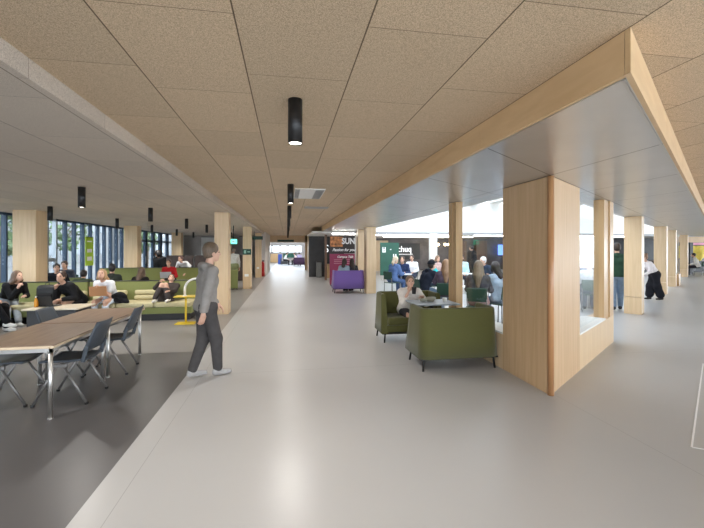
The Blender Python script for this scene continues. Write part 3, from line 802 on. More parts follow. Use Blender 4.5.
# ------------------------------------------------------------------ atrium far side
m = MB(); m.prism([(INX, 20.0), (25.6, 20.0), (25.6, 20.25), (INX, 20.25)], SOF, 4.2); struct(m.build('wall_atrium_upper', M['white']))
m = MB(); m.box(3.35, 34, 20.25, 28, SOF, SOF+0.1); struct(m.build('ceiling_far', M['offwhite']))
m = MB(); m.box(3.35, 25.6, 19.97, 20.0, SOF-0.03, SOF+0.10); struct(m.build('trim_6', M['grille']), 'grey edge trim of the far atrium canopy')
m = MB(); m.box(3.2, 34, 28, 28.2, 0, SOF+0.1); struct(m.build('wall_shops', M['shop']))
m = MB(); m.box(INX-0.05, INX, 17.4, 28, 0, 4.2); struct(m.build('wall_atrium_left', M['offwhite']))
for k, (a, b, mt) in enumerate([(5.6, 7.4, 'wood'), (14.4, 15.3, 'brown'), (17.2, 19.0, 'wood_warm'), (20.3, 21.2, 'wood_warm'), (22.8, 25.5, 'brown'), (12.5, 13.6, 'brown')]):
    m = MB(); m.box(a, b, 27.7, 27.99, 0, 2.25)
    tag(m.build('shopfront_panel', M[mt]), ['birch shopfront panel behind the dark green board', 'dark brown shopfront panel past the double wood post', 'warm oak shopfront panel behind the white haired man', 'narrow warm oak shopfront panel near the corner pier', 'dark brown shopfront panel seen through the slanted window', 'dark brown shopfront panel hidden partly by the double wood post'][k], 'panel')
for k, (x, y, l) in enumerate([(6.9, 21.2, 5.2), (13.2, 21.2, 4.6), (19.6, 21.2, 5.0), (9.0, 23.6, 6.0)]):
    m = MB(); m.box(x-l/2, x+l/2, y-0.06, y+0.06, SOF-0.05, SOF-0.002); tag(m.build('strip_light', M['tubewhite']), ['long white strip light over the green board', 'long white strip light over the man with the beard', 'long white strip light over the white haired man', 'long white strip light above the white lettered shop sign'][k], 'light')
column(7.36, 7.70, 19.0, 19.3, SOF, 'slim white painted column on the far side of the atrium', False, 'white')
column(14.6, 15.0, 19.4, 19.8, SOF, 'white painted column behind the double wood post', False, 'white')
column(22.4, 22.8, 19.2, 19.6, SOF, 'white painted column seen through the slanted window', False, 'white')
# unseen white beams added over atrium and end room to dim their skylight
def beams(x0, x1, y0, y1, z, pitch, w, num):
    k = 0; x = x0
    r = struct(empty('ceiling_shade_beams'), num)
    while x < x1:
        m = MB(); m.box(x, x+w, y0, y1, z, z+0.5); m.build('beam', M['offwhite'], r); x += pitch
beams(INX, 25.6, INY, 20.0, 4.2, 1.3, 0.72, 'unseen white beams added over the atrium to dim it')
beams(-2.6, 3.0, 30.0, 46.0, 3.2, 0.9, 0.36, 'unseen white beams added over the room beyond the corridor to dim it')
# dark green notice board
b = tag(empty('notice_board', (5.25, 19.4, 0)), 'dark green free standing board with white emblems in the atrium', 'board')
m = MB(); m.box(-0.5, 0.5, -0.03, 0.03, 0.25, 1.95, 0.01); m.build('panel', M['boardgreen'], b)
for (cx, cz) in ((-0.30, 1.58), (0.27, 1.22)):
    m = MB(); g = [[m.bm.verts.new((cx+(i-1.5)*0.06, -0.034, cz+(j-2.5)*0.056)) for j in range(6)] for i in range(4)]
    for i in range(3):
        for j in range(5):
            if not (i == 1 and j in (1, 3, 4)): m.bm.faces.new([g[i][j], g[i+1][j], g[i+1][j+1], g[i][j+1]])
    bmesh.ops.delete(m.bm, geom=[v for v in m.bm.verts if not v.link_faces], context='VERTS')
    m.build('emblem', M['letter'], b)
m = MB(); m.box(0.02, 0.09, -0.036, -0.03, 1.57, 1.62); m.build('emblem', M['letter'], b)
for s in (-0.4, 0.4):
    m = MB(); m.box(s-0.03, s+0.03, -0.2, 0.2, 0, 0.03); m.box(s-0.02, s+0.02, -0.02, 0.02, 0.03, 0.25); m.build('foot', M['steel'], b)
# shop sign
b = tag(empty('shop_sign', (8.62, 27.6, 1.60)), 'dark shop sign with white lettering across the atrium', 'sign')
m = MB(); m.box(-0.95, 1.2, 0, 0.1, -0.75, 0.45); m.build('board', M['dark'], b)
text('lettering', 'chuq', 0.62, M['litletter'], (0, -0.01, 0.0), (PI/2, 0, 0), b, sx=0.9, bold=0.006)
m = MB(); m.box(-0.45, 0.62, -0.02, 0, -0.42, -0.34); m.build('underline', M['letter'], b)
# warm lamp globes of the shop
for k in range(6):
    t = tag(empty('globe_lamp', (10.3+0.42*k, 26.0+0.3*(k % 2), SOF)), '%s warm glowing globe lamp from the white lettered shop sign' % ORD[k], 'lamp', 'globe lamps of the shop across the atrium')
    m = MB(); m.tube([(0, 0, 0), (0, 0, -0.40)], 0.012, 6); m.build('cord', M['black'], t)
    m = MB(); m.ball((0, 0, -0.49), 0.10); m.build('globe', M['warmbulb'], t)
for k in range(4):
    t = tag(empty('globe_lamp', (19.3+0.55*k, 25.6, SOF)), '%s warm glowing globe lamp over the oak shopfront panels' % ORD[k], 'lamp', 'globe lamps over the oak shopfront')
    m = MB(); m.tube([(0, 0, 0), (0, 0, -0.30)], 0.012, 6); m.build('cord', M['black'], t)
    m = MB(); m.ball((0, 0, -0.38), 0.08); m.build('globe', M['warmbulb'], t)
m = MB(); m.box(16.2, 16.75, 27.6, 27.69, 1.15, 1.95); tag(m.build('screen', mat('blue lit screen', (0.05, 0.12, 0.5), 0.3, emit=(0.1, 0.22, 0.9), estr=1.0)), 'small blue lit screen on the shopfront across the atrium', 'screen')
t = tag(empty('serving_counter', (19.2, 22.6, 0)), 'long pale counter behind the white haired man', 'counter')
m = MB(); m.box(-2.4, 2.6, -0.3, 0.3, 0, 0.98, 0.01); m.build('front', M['facade'], t)
m = MB(); m.box(-2.45, 2.65, -0.36, 0.36, 0.98, 1.03); m.build('worktop', M['white'], t)

# ------------------------------------------------------------------ kiosk beyond the purple sofa
m = MB(); m.prism([(1.15, 17.6), (3.3, 17.6), (3.3, 22.6), (1.15, 22.6)], 2.36, 2.43); struct(m.build('ceiling_kiosk', M['white']), 'flat white kiosk ceiling above the posters')
m = MB(); m.box(2.1, 3.15, 17.9, 18.05, 2.30, 2.36); tag(m.build('tube_light', M['tubewhite']), 'bright white tube light above the black poster', 'light')
m = MB(); m.box(1.25, 3.3, 22.4, 22.55, 0, 2.36); struct(m.build('wall_kiosk', M['dark']))
m = MB(); m.box(1.93, 2.04, 19.9, 20.02, 0, 2.36); struct(m.build('trim_4', M['brown']), 'slim brown post at the front of the kiosk')
text('letter_sign', 'S', 0.62, M['litletter'], (2.27, 22.38, 1.62), (PI/2, 0, 0))
tag(bpy.data.objects['letter_sign'], 'lit white letter S on the dark kiosk wall', 'sign')
p = tag(empty('poster_stand', (2.42, 16.9, 0)), 'free standing poster panel, black above and magenta below, behind the purple sofa', 'poster')
m = MB(); m.box(-0.56, 0.56, 0, 0.05, 1.42, 2.20); bl = m.build('black_poster', M['posterblack'], p)
m = MB(); m.box(-0.54, 0.02, -0.006, 0, 1.72, 2.17); m.build('food_picture', M['foodorange'], bl)
text('lettering', 'SUN', 0.36, M['letter'], (0.27, -0.004, 1.96), (PI/2, 0, 0), bl, sx=0.85, bold=0.014)
text('lettering', 'Passion for you', 0.17, M['letter'], (0.06, -0.004, 1.58), (PI/2, 0, 0), bl, shear=0.35, sx=0.95, bold=0.006)
m = MB(); m.box(-0.56, 0.56, 0, 0.05, 0.05, 1.405); mg = m.build('magenta_poster', M['magenta'], p)
text('lettering', 'Campus Talk', 0.135, M['letter'], (0.12, -0.004, 1.27), (PI/2, 0, 0), mg, shear=0.3, bold=0.004)
m = MB()
for z in (1.13, 1.05, 0.97): m.box(-0.38, 0.42, -0.004, 0, z, z+0.022)
m.build('text_lines', mat('pale pink print', (0.6, 0.3, 0.36), 0.6), mg)
for s in (-0.5, 0.5):
    m = MB(); m.box(s-0.03, s+0.03, -0.15, 0.2, 0, 0.05); m.build('foot', M['black'], p)
b = tag(empty('litter_bin', (1.80, 22.0, 0)), 'grey metal litter bin beside the dark kiosk', 'bin')
m = MB(); m.box(-0.15, 0.15, -0.15, 0.15, 0, 0.86, 0.02); m.build('body', M['bin'], b)
m = MB(); m.box(-0.16, 0.16, -0.16, 0.16, 0.86, 0.92, 0.02); l = m.build('lid', M['dark'], b)
m = MB(); m.box(2.15, 2.55, 21.4, 21.8, 0, 0.78, 0.01); tag(m.build('wood_box', M['wood_warm']), 'tan wooden box standing by the kiosk wall', 'box')
# signs of the corridor
s = tag(empty('exit_sign', (-2.05, 15.5, 0)), 'glowing green exit sign hanging beside the second corridor column', 'sign')
m = MB(); m.box(-0.13, 0.13, -0.02, 0.02, 1.82, 2.0, 0.005); m.build('light_box', M['exitlit'], s)
m = MB(); m.box(-0.06, 0.06, -0.024, -0.02, 1.87, 1.95); m.build('symbol', M['letter'], s)
m = MB(); m.tube([(0, 0, 2.0), (0, 0, LOW)], 0.02, 8); m.build('hanger', M['black'], s)
s = tag(empty('column_sign', (-1.605, 16.14, 0)), 'dark green sign fixed to the second corridor column', 'sign')
m = MB(); m.box(-0.17, 0.17, -0.02, 0.008, 1.39, 1.62); m.build('plate', M['signgreen'], s)
m = MB(); m.box(-0.12, -0.03, -0.023, -0.02, 1.44, 1.57); m.box(0.02, 0.12, -0.023, -0.02, 1.48, 1.53); m.build('symbol', mat('pale green print', (0.25, 0.42, 0.33), 0.6), s)
s = tag(empty('overhead_sign', (-1.45, 20.3, 0)), 'small dark green sign hanging past the second corridor column', 'sign')
m = MB(); m.box(-0.30, 0.22, -0.02, 0.02, 2.10, 2.28); m.build('plate', M['signgreen'], s)
m = MB(); m.tube([(-0.2, 0, 2.28), (-0.2, 0, LOW)], 0.01, 6); m.build('hanger', M['black'], s)
s = tag(empty('beam_sign', (-0.1, 29.68, 0)), 'long dark green sign on the beam over the corridor opening', 'sign')
m = MB(); m.box(-0.62, 0.62, -0.03, 0.02, 2.16, 2.32); m.build('plate', M['signgreen'], s)
s = tag(empty('fire_extinguisher', (-1.42, 23.35, 0)), 'red fire extinguisher by the white wall at the corridor end', 'fire extinguisher')
m = MB(); m.lathe([(0.09, 0.25), (0.10, 0.28), (0.10, 0.78), (0.05, 0.86), (0.03, 0.88)], n=14); m.lathe([(0.12, 0), (0.12, 0.25)], n=14); m.build('cylinder_body', M['red'], s)
m = MB(); m.box(-0.03, 0.09, -0.02, 0.02, 0.88, 0.95); m.build('valve', M['black'], s)

# shops at the far right end
m = MB(); m.box(24.4, 34, 21.25, 21.5, 2.05, CEIL); struct(m.build('wall_far_right', M['wood_warm']))
m = MB(); m.box(24.4, 34, 26, 26.2, 0, CEIL); struct(m.build('wall_far_right_back', M['dark']))
m = MB(); m.box(26.05, 26.3, 21.2, 21.45, 0, 2.05); struct(m.build('trim_5', M['dark']), 'dark post under the wood beam at the far right')
b = tag(empty('draped_banner', (27.9, 22.6, 0)), 'yellow draped cloth hanging in the shop past the slanted canopy', 'banner')
m = MB()
for k in range(26):
    pass
nx, nz = 30, 14; vs = []
for a in range(nx+1):
    row = []
    for c in range(nz+1):
        u = a/nx; v = c/nz; x = -1.5+3.4*u; top = 1.85; bot = 0.75+0.35*abs(math.sin(u*PI*1.6))
        row.append(m.bm.verts.new((x, 0.06*math.sin(u*26)+0.05*math.sin(v*7+u*9), top+(bot-top)*v)))
    vs.append(row)
for a in range(nx):
    for c in range(nz): m.bm.faces.new([vs[a][c], vs[a+1][c], vs[a+1][c+1], vs[a][c+1]]).smooth = True
d = m.build('cloth', M['yellowcloth'], b)
md = d.modifiers.new('s', 'SOLIDIFY'); md.thickness = 0.01
m = MB(); m.tube([(-1.55, 0, 1.88), (1.95, 0, 1.88)], 0.02); m.tube([(-1.5, 0, 1.88), (-1.5, 0, CEIL)], 0.015); m.tube([(1.9, 0, 1.88), (1.9, 0, CEIL)], 0.015); m.build('rail', M['black'], b)
m = MB(); m.box(28.0, 30.6, 22.9, 23.0, 1.86, 2.06); tag(m.build('pink_sign', M['pink']), 'pink sign above the yellow draped cloth', 'sign')
t = tag(empty('stall_counter', (27.6, 23.4, 0)), 'dark counter under the yellow draped cloth', 'counter')
m = MB(); m.box(-1.9, 2.6, -0.3, 0.3, 0, 0.75, 0.02); m.build('front', M['dark'], t)
m = MB(); m.box(-1.95, 2.65, -0.35, 0.35, 0.75, 0.79); m.build('worktop', M['brown'], t)

# unseen glazed front behind the camera, added to let in fill light
for k in range(10):
    wn = struct(empty('window_%d' % (60+k)), 'unseen bay of the glazed front added behind the viewer for fill light')
    x0 = -6.9+k*1.6
    m = MB(); m.box(x0-0.04, x0+0.04, -5.05, -4.9, 0, LOW); m.build('mullion', M['frameblue'], wn)

# ------------------------------------------------------------------ ceiling lamps
def lamp_proto(ln):
    t = empty('ceiling_downlight')
    m = MB(); m.lathe([(0.049, 0.0), (0.049, -ln), (0.043, -ln), (0.043, -ln+0.012)], n=24); m.build('housing', M['blackmetal'], t)
    m = MB(); m.lathe([(0.0425, -ln+0.012), (0.0425, -ln+0.006)], n=24); m.build('lens', M['lens'], t)
    return t
LY = [2.66, 6.15, 9.2, 12.3, 15.4, 18.6, 21.8, 25.0]
p0 = lamp_proto(0.30); protos = [p0]
cor = [(0.055, y, CEIL) for y in LY]
low = [(-2.98, y, LOW) for y in (6.25, 9.15, 12.25, 15.2, 18.4, 21.6)]; low2 = [(-5.0, y, LOW) for y in (9.2, 12.5, 15.5, 18.8, 22.0)]
def spot(x, y, z, e):
    l = bpy.data.lights.new('downlight', 'SPOT'); l.energy = e; l.color = (1.0, 0.96, 0.90); l.spot_size = math.radians(150); l.spot_blend = 0.8; l.shadow_soft_size = 0.04
    o = bpy.data.objects.new('downlight', l); COL.objects.link(o); o.location = (x, y, z)
first = True
for lst, lab, e in ((cor, '%s black cylinder downlight along the corridor ceiling, counted from the camera', 48), (low, '%s black cylinder downlight of the lounge row beside the corridor, counted from the camera', 40), (low2, '%s black cylinder downlight of the lounge row beside the windows, counted from the camera', 40)):
    for i, (x, y, z) in enumerate(lst):
        o = p0 if first else copy_tree(p0); first = False
        o.location = (x, y, z); tag(o, lab % ORD[i], 'lamp', 'black cylinder downlights')
        spot(x, y, z-0.31, e)
for (x, y) in ((0.055, -0.4), (0.055, -3.4), (6.2, -0.5), (6.2, 2.4), (9.6, 0.5), (9.6, 3.6), (13.5, 3.5), (13.5, 6.6), (18, 6.5), (18, 10)):  # lobby lamps out of view, added as fill light
    o = copy_tree(p0); o.location = (x, y, CEIL); tag(o, 'black cylinder downlight added to the lobby ceiling outside the view as fill light', 'lamp', 'fill downlights added to the lobby outside the view'); spot(x, y, CEIL-0.31, 40 if x < 1 else 26)
for (x, y) in ((-3.05, 3.2), (-3.05, 0.2), (-5.15, 3.2), (-5.15, 0.2)):  # extra lounge lamps, unseen, put in to brighten floor and ceiling
    o = copy_tree(p0); o.location = (x, y, LOW); tag(o, 'black cylinder downlight added to the lounge ceiling outside the view as fill light', 'lamp', 'fill downlights added to the lounge outside the view'); spot(x, y, LOW-0.31, 40)
# presence sensor beside the first lamp, air grille
m = MB(); m.lathe([(0.030, 0), (0.030, -0.02), (0.018, -0.035), (0.006, -0.04)], n=16); tag(m.build('ceiling_sensor', M['white'], loc=(0.05, 3.0, CEIL)), 'small white ceiling sensor just past the first corridor lamp', 'sensor')
v = tag(empty('ceiling_air_unit', (0.39, 7.15, CEIL)), 'white ceiling air unit with grey grilles beside the corridor lamps', 'air unit')
m = MB(); m.box(-0.26, 0.26, -0.62, 0.62, -0.012, 0); m.build('cover', M['white'], v)
for a, b in ((-0.25, -0.17), (0.10, 0.25)):
    m = MB()
    for k in range(10): m.box(a+(b-a)*k/10, a+(b-a)*(k+0.6)/10, -0.58, 0.58, -0.02, -0.012)
    m.build('grille', M['grille'], v)
m = MB(); m.box(0.42, 1.0, 9.3, 9.7, CEIL-0.012, CEIL); tag(m.build('ceiling_slot_vent', M['grille']), 'narrow grey slot vent past the white ceiling air unit', 'vent')
# ------------------------------------------------------------------ lounge sofas
def sofa(x0, x1, yf, label, seats, back=0.85, flip=False, group='green lounge sofas', seatback=True):
    """long bench; front at yf, looks along -Y (or +Y with flip)"""
    L = x1-x0
    r = tag(empty('sofa', ((x0+x1)/2, yf+0.32 if not flip else yf-0.32, 0), PI if flip else 0), label, 'sofa', group)
    h = L/2
    m = MB(); m.box(-h+0.05, h-0.05, -0.26, 0.36, 0, 0.15); m.build('plinth', M['black'], r)
    m = MB(); m.box(-h, h, -0.31, 0.36, 0.15, 0.30, 0.015); m.build('base', M['sofagreen'], r)
    n = seats
    for i in range(n):
        m = MB(); a = -h+0.01+(L-0.02)*i/n; b = -h+0.01+(L-0.02)*(i+1)/n
        m.box(a+0.006, b-0.006, -0.32, 0.33, 0.30, 0.41, 0.03, 3); m.build('seat_cushion', M['cream'], r, True)
    if seatback:
        m = MB(); m.box(-h, h, 0.33, 0.44, 0.15, back, 0.02); m.build('back_panel', M['sofagreen'], r)
        m = MB(); m.box(-h, h, 0.325, 0.445, back, back+0.012); m.build('top_edge', M['black'], r)
    return r
def back_cushion(root, x, w=0.72):
    m = MB(); t = Matrix.Rotation(math.radians(-14), 3, 'X')
    for z0, z1 in ((0.415, 0.53), (0.535, 0.655)): m.box(x-w/2, x+w/2, 0.14, 0.27, z0, z1, 0.045, 3, t, (x, 0.2, 0.42))
    m.build('back_cushion', M['cream'], root, True)
sA = sofa(-6.72, -4.62, 9.3, 'long green sofa with cream seat, holding the woman with long brown hair', 3)
sB = sofa(-4.58, -2.15, 9.3, 'long green sofa with cream seat, beside the yellow side table', 3)
back_cushion(sA, 0.72); back_cushion(sB, 0.17)
back_cushion(sB, -0.72)
sofa(-5.55, -2.3, 10.75, 'green bench sofa backing onto the front lounge sofas', 4, 0.83, True, seatback=False)
sofa(-6.7, -4.5, 14.6, 'green sofa in the second lounge row, nearer the windows', 3, 0.92)
sofa(-4.46, -2.2, 14.6, 'green sofa in the second lounge row, nearer the corridor', 3, 0.92)
r = sofa(-6.78, -5.75, 11.5, 'short green sofa by the window wall behind the first wide column', 2, 0.80)
# side bench at the window
r = tag(empty('sofa', (-6.15, 8.35, 0)), 'green bench at the window end of the front lounge, holding the person in black trousers', 'sofa', 'green lounge sofas')
m = MB(); m.box(-0.24, 0.28, -0.85, 0.85, 0, 0.15); m.build('plinth', M['black'], r)
m = MB(); m.box(-0.30, 0.34, -0.9, 0.88, 0.15, 0.30, 0.015); m.build('base', M['sofagreen'], r)
for i in range(2):
    m = MB(); m.box(-0.29, 0.35, -0.89+0.885*i, -0.01+0.885*i, 0.30, 0.41, 0.03, 3); m.build('seat_cushion', M['cream'], r, True)
m = MB(); m.box(-0.42, -0.30, -0.9, 0.88, 0.15, 0.85, 0.02); m.build('back_panel', M['sofagreen'], r)

# low table in front of the sofa
t = tag(empty('coffee_table', (-4.56, 8.74, 0)), 'low pale topped table in front of the women on the green sofa', 'table')
m = MB(); m.box(-0.50, 0.50, -0.36, 0.36, 0.42, 0.45, 0.006); m.build('tabletop', mat('pale maple top', (0.66, 0.57, 0.43), 0.4, noise=0.05, nscale=6), t)
m = MB(); m.box(-0.44, 0.44, -0.30, 0.30, 0.0, 0.42, 0.01); m.build('base', M['dark'], t)
b = tag(empty('juice_bottle', (-4.99, 8.72, 0.45)), 'bottle of orange juice on the corner of the low pale table', 'bottle')
m = MB(); m.lathe([(0.030, 0), (0.034, 0.01), (0.034, 0.13), (0.018, 0.175), (0.016, 0.19)], n=16); m.build('juice', M['juice'], b)
m = MB(); m.lathe([(0.018, 0.19), (0.018, 0.215)], n=14); m.build('cap', M['letter'], b)
def laptop(x, y, z, rz, m1, label, ang=105, tilt=0.0, w=0.33):
    r = tag(empty('laptop', (x, y, z), rz), label, 'laptop'); r.rotation_euler = (tilt, 0, rz)
    m = MB(); m.box(-w/2, w/2, -0.11, 0.11, 0, 0.014, 0.004); m.build('keyboard_base', m1, r)
    m = MB(); m.box(-w/2, w/2, 0.11, 0.118, 0.006, 0.22, 0.003, 2, Matrix.Rotation(-math.radians(ang-90), 3, 'X'), (0, 0.11, 0.006)); m.build('lid', m1, r)
    m = MB(); m.box(-w/2+0.01, w/2-0.01, 0.1075, 0.1095, 0.018, 0.21, 0, 1, Matrix.Rotation(-math.radians(ang-90), 3, 'X'), (0, 0.11, 0.006)); m.build('screen', M['pane'], r)
    return r
laptop(-4.80, 8.84, 0.45, PI*0.93, M['black'], 'open black laptop on the low pale table')
laptop(-4.04, 9.22, 0.60, math.radians(190), M['laptoptan'], 'copper tan laptop on the lap of the woman in the white tee', 100, 0.0)
bp_ = tag(empty('backpack', (-5.22, 9.50, 0.41), 0.15), 'black backpack standing on the green sofa between two women', 'bag')
m = MB(); m.box(-0.19, 0.19, -0.10, 0.10, 0, 0.42, 0.09, 4); m.build('body', M['black'], bp_, True)
m = MB(); m.box(-0.14, 0.14, -0.15, -0.08, 0.03, 0.24, 0.04, 3); m.build('front_pocket', cloth((0.02, 0.02, 0.022)), bp_, True)
m = MB(); m.tube([(-0.04, 0.02, 0.41), (-0.03, 0.02, 0.46), (0.03, 0.02, 0.46), (0.04, 0.02, 0.41)], 0.009); m.build('handle', M['black'], bp_)
# jacket heap
S = SDF(); rnd = random.Random(3)
for k in range(9): S.ell((rnd.uniform(-0.17, 0.17), rnd.uniform(-0.08, 0.1), 0.05+rnd.uniform(0, 0.11)), (rnd.uniform(0.08, 0.15), rnd.uniform(0.06, 0.12), rnd.uniform(0.04, 0.09)), rotm(rnd.random(), rnd.random(), rnd.random()*3), 0.03)
S.cut((0, 0, 0.0), (0, 0, -1)); V, Q = S.mesh(0.012)
o = np_obj('jacket', V, Q, cloth((0.016, 0.016, 0.018))); o.location = (-3.72, 9.42, 0.41); tag(o, 'crumpled black jacket lying on the sofa beside the woman in white', 'jacket')
# yellow side table
t = tag(empty('side_table', (-2.17, 8.86, 0)), 'yellow metal C shaped side table at the end of the green sofa', 'side table')
m = MB(); m.box(-0.20, 0.20, -0.14, 0.14, 0.0, 0.018, 0.004); m.build('foot_plate', M['yellow'], t)
m = MB(); m.tube([(0, 0, 0.018), (0, 0, 0.585)], 0.021, 14); m.build('post', M['yellow'], t)
m = MB(); m.box(-0.22, 0.22, -0.16, 0.16, 0.585, 0.60, 0.004); m.build('tabletop', M['yellow'], t)
a = tag(empty('arched_trail', (-2.19, 8.86, 0.60)), 'pale arched tube standing in for a motion trail over the yellow side table', 'lamp')  # solid arc shaped after a pale motion trail, gives no light
m = MB(); m.lathe([(0.045, 0), (0.045, 0.015), (0.02, 0.02)], n=18); m.build('base', M['paper'], a)
m = MB()
pts = [(0.0, 0, 0.02)]+[(0.22-0.22*math.cos(PI*k/14), 0, 0.14+0.23*math.sin(PI*k/14)) for k in range(15)]+[(0.46, 0, 0.08)]
m.tube(pts, 0.024, 12); m.build('arched_tube', M['paper'], a)

# ------------------------------------------------------------------ work tables with slate chairs
def work_table(x, y, w, l, z, label):
    t = tag(empty('work_table', (x, y, 0)), label, 'table', 'work tables in the lounge')
    m = MB(); m.box(-w/2, w/2, -l/2, l/2, z-0.008, z); m.build('tabletop', M['tabletop'], t)
    m = MB(); m.box(-w/2, w/2, -l/2, l/2, z-0.034, z-0.008, 0.003); m.build('edge_band', M['tableedge'], t)
    m = MB()
    for (a, b, c, d) in ((-w/2+.03, w/2-.03, -l/2+.03, -l/2+.055), (-w/2+.03, w/2-.03, l/2-.055, l/2-.03), (-w/2+.03, -w/2+.055, -l/2+.03, l/2-.03), (w/2-.055, w/2-.03, -l/2+.03, l/2-.03)): m.box(a, b, c, d, z-0.075, z-0.034)
    m.build('rail', M['steel'], t)
    for sx in (-1, 1):
        for sy in (-1, 1):
            m = MB(); px, py = sx*(w/2-0.055), sy*(l/2-0.055)
            m.tube([(px, py, z-0.036), (px, py, 0.012)], 0.021, 14); m.lathe([(0.024, 0), (0.024, 0.012)], px, py, 14); m.build('leg', M['steel'], t)
    return t
TZ = 0.715
work_table(-2.57, 4.63, 0.80, 1.17, TZ, 'brown topped work table nearer the camera, with steel legs')
work_table(-2.57, 5.83, 0.80, 1.17, TZ, 'brown topped work table next to the first, nearer the sofas')
def shell_chair():
    """slate shell chair on an inverted V frame, looks along +Y, back at -Y"""
    r = empty('shell_chair')
    def slab(fn, nu, nv, th, name):
        m = MB(); top = [[Vector(fn(i/nu, j/nv)) for j in range(nv+1)] for i in range(nu+1)]
        nrm = lambda i, j: ((top[min(i+1, nu)][j]-top[max(i-1, 0)][j]).cross(top[i][min(j+1, nv)]-top[i][max(j-1, 0)])).normalized()
        A = [[m.bm.verts.new(top[i][j]+nrm(i, j)*th/2) for j in range(nv+1)] for i in range(nu+1)]
        B = [[m.bm.verts.new(top[i][j]-nrm(i, j)*th/2) for j in range(nv+1)] for i in range(nu+1)]
        for i in range(nu):
            for j in range(nv):
                m.bm.faces.new([A[i][j], A[i+1][j], A[i+1][j+1], A[i][j+1]]); m.bm.faces.new([B[i][j], B[i][j+1], B[i+1][j+1], B[i+1][j]])
        for i in range(nu):
            m.bm.faces.new([A[i][0], B[i][0], B[i+1][0], A[i+1][0]]); m.bm.faces.new([A[i][nv], A[i+1][nv], B[i+1][nv], B[i][nv]])
        for j in range(nv):
            m.bm.faces.new([A[0][j], A[0][j+1], B[0][j+1], B[0][j]]); m.bm.faces.new([A[nu][j], B[nu][j], B[nu][j+1], A[nu][j+1]])
        return m.build(name, M['chair'], r, True)
    def seat(u, v):
        x = (u-0.5)*2; hw = 0.205-0.02*(1-v); y = -0.21+0.43*v
        z = 0.44+0.018*x*x-0.03*max(0, v-0.8)**2*20*0.5-0.012*math.sin(v*PI)
        return (x*hw, y, z)
    slab(seat, 10, 12, 0.022, 'seat')
    def back(u, v):
        x = (u-0.5)*2; hw = 0.205-0.025*v*v; z = 0.545+0.295*v; y = -0.215-0.125*v-0.02+0.035*x*x
        return (x*hw, y, z)
    slab(back, 10, 10, 0.018, 'backrest')
    for s in (-1, 1):
        m = MB(); m.box(s*0.20-0.014, s*0.20+0.014, -0.235, -0.195, 0.43, 0.60, 0.006, 2, Matrix.Rotation(math.radians(14), 3, 'X')); m.build('back_bracket', M['chair'], r)
    for s in (-1, 1):
        m = MB(); m.box(s*0.215-0.018, s*0.215+0.018, -0.06, 0.08, 0.385, 0.430, 0.012); m.build('hub', M['legsteel'], r)
        for d in (-1, 1):
            m = MB(); m.tube([(s*0.215, 0.01+d*0.025, 0.41), (s*0.228, 0.01+d*0.25, 0.018)], 0.0135, 10); l = m.build('leg', M['legsteel'], r)
            m = MB(); m.lathe([(0.019, 0), (0.019, 0.02)], s*0.228, 0.01+d*0.253, 10); m.build('foot_cap', M['black'], l)
    m = MB(); m.tube([(-0.215, 0.01, 0.40), (0.215, 0.01, 0.40)], 0.012, 8); m.build('cross_bar', M['legsteel'], r)
    return r
pc = shell_chair()
for i, (x, y, a, lab) in enumerate([(-2.31, 4.66, 90, 'slate blue shell chair on the corridor side of the nearer work table'), (-2.30, 5.60, 94, 'slate blue shell chair on the corridor side of the work table nearer the sofas'),
        (-2.82, 5.66, -90, 'slate blue shell chair on the window side of the work table nearer the sofas'), (-2.93, 4.67, -86, 'slate blue shell chair partly under the nearer work table on its window side')]):
    o = pc if i == 0 else copy_tree(pc)
    o.location = (x, y, 0); o.rotation_euler = (0, 0, math.radians(a)); tag(o, lab, 'chair', 'slate shell chairs at the work tables')

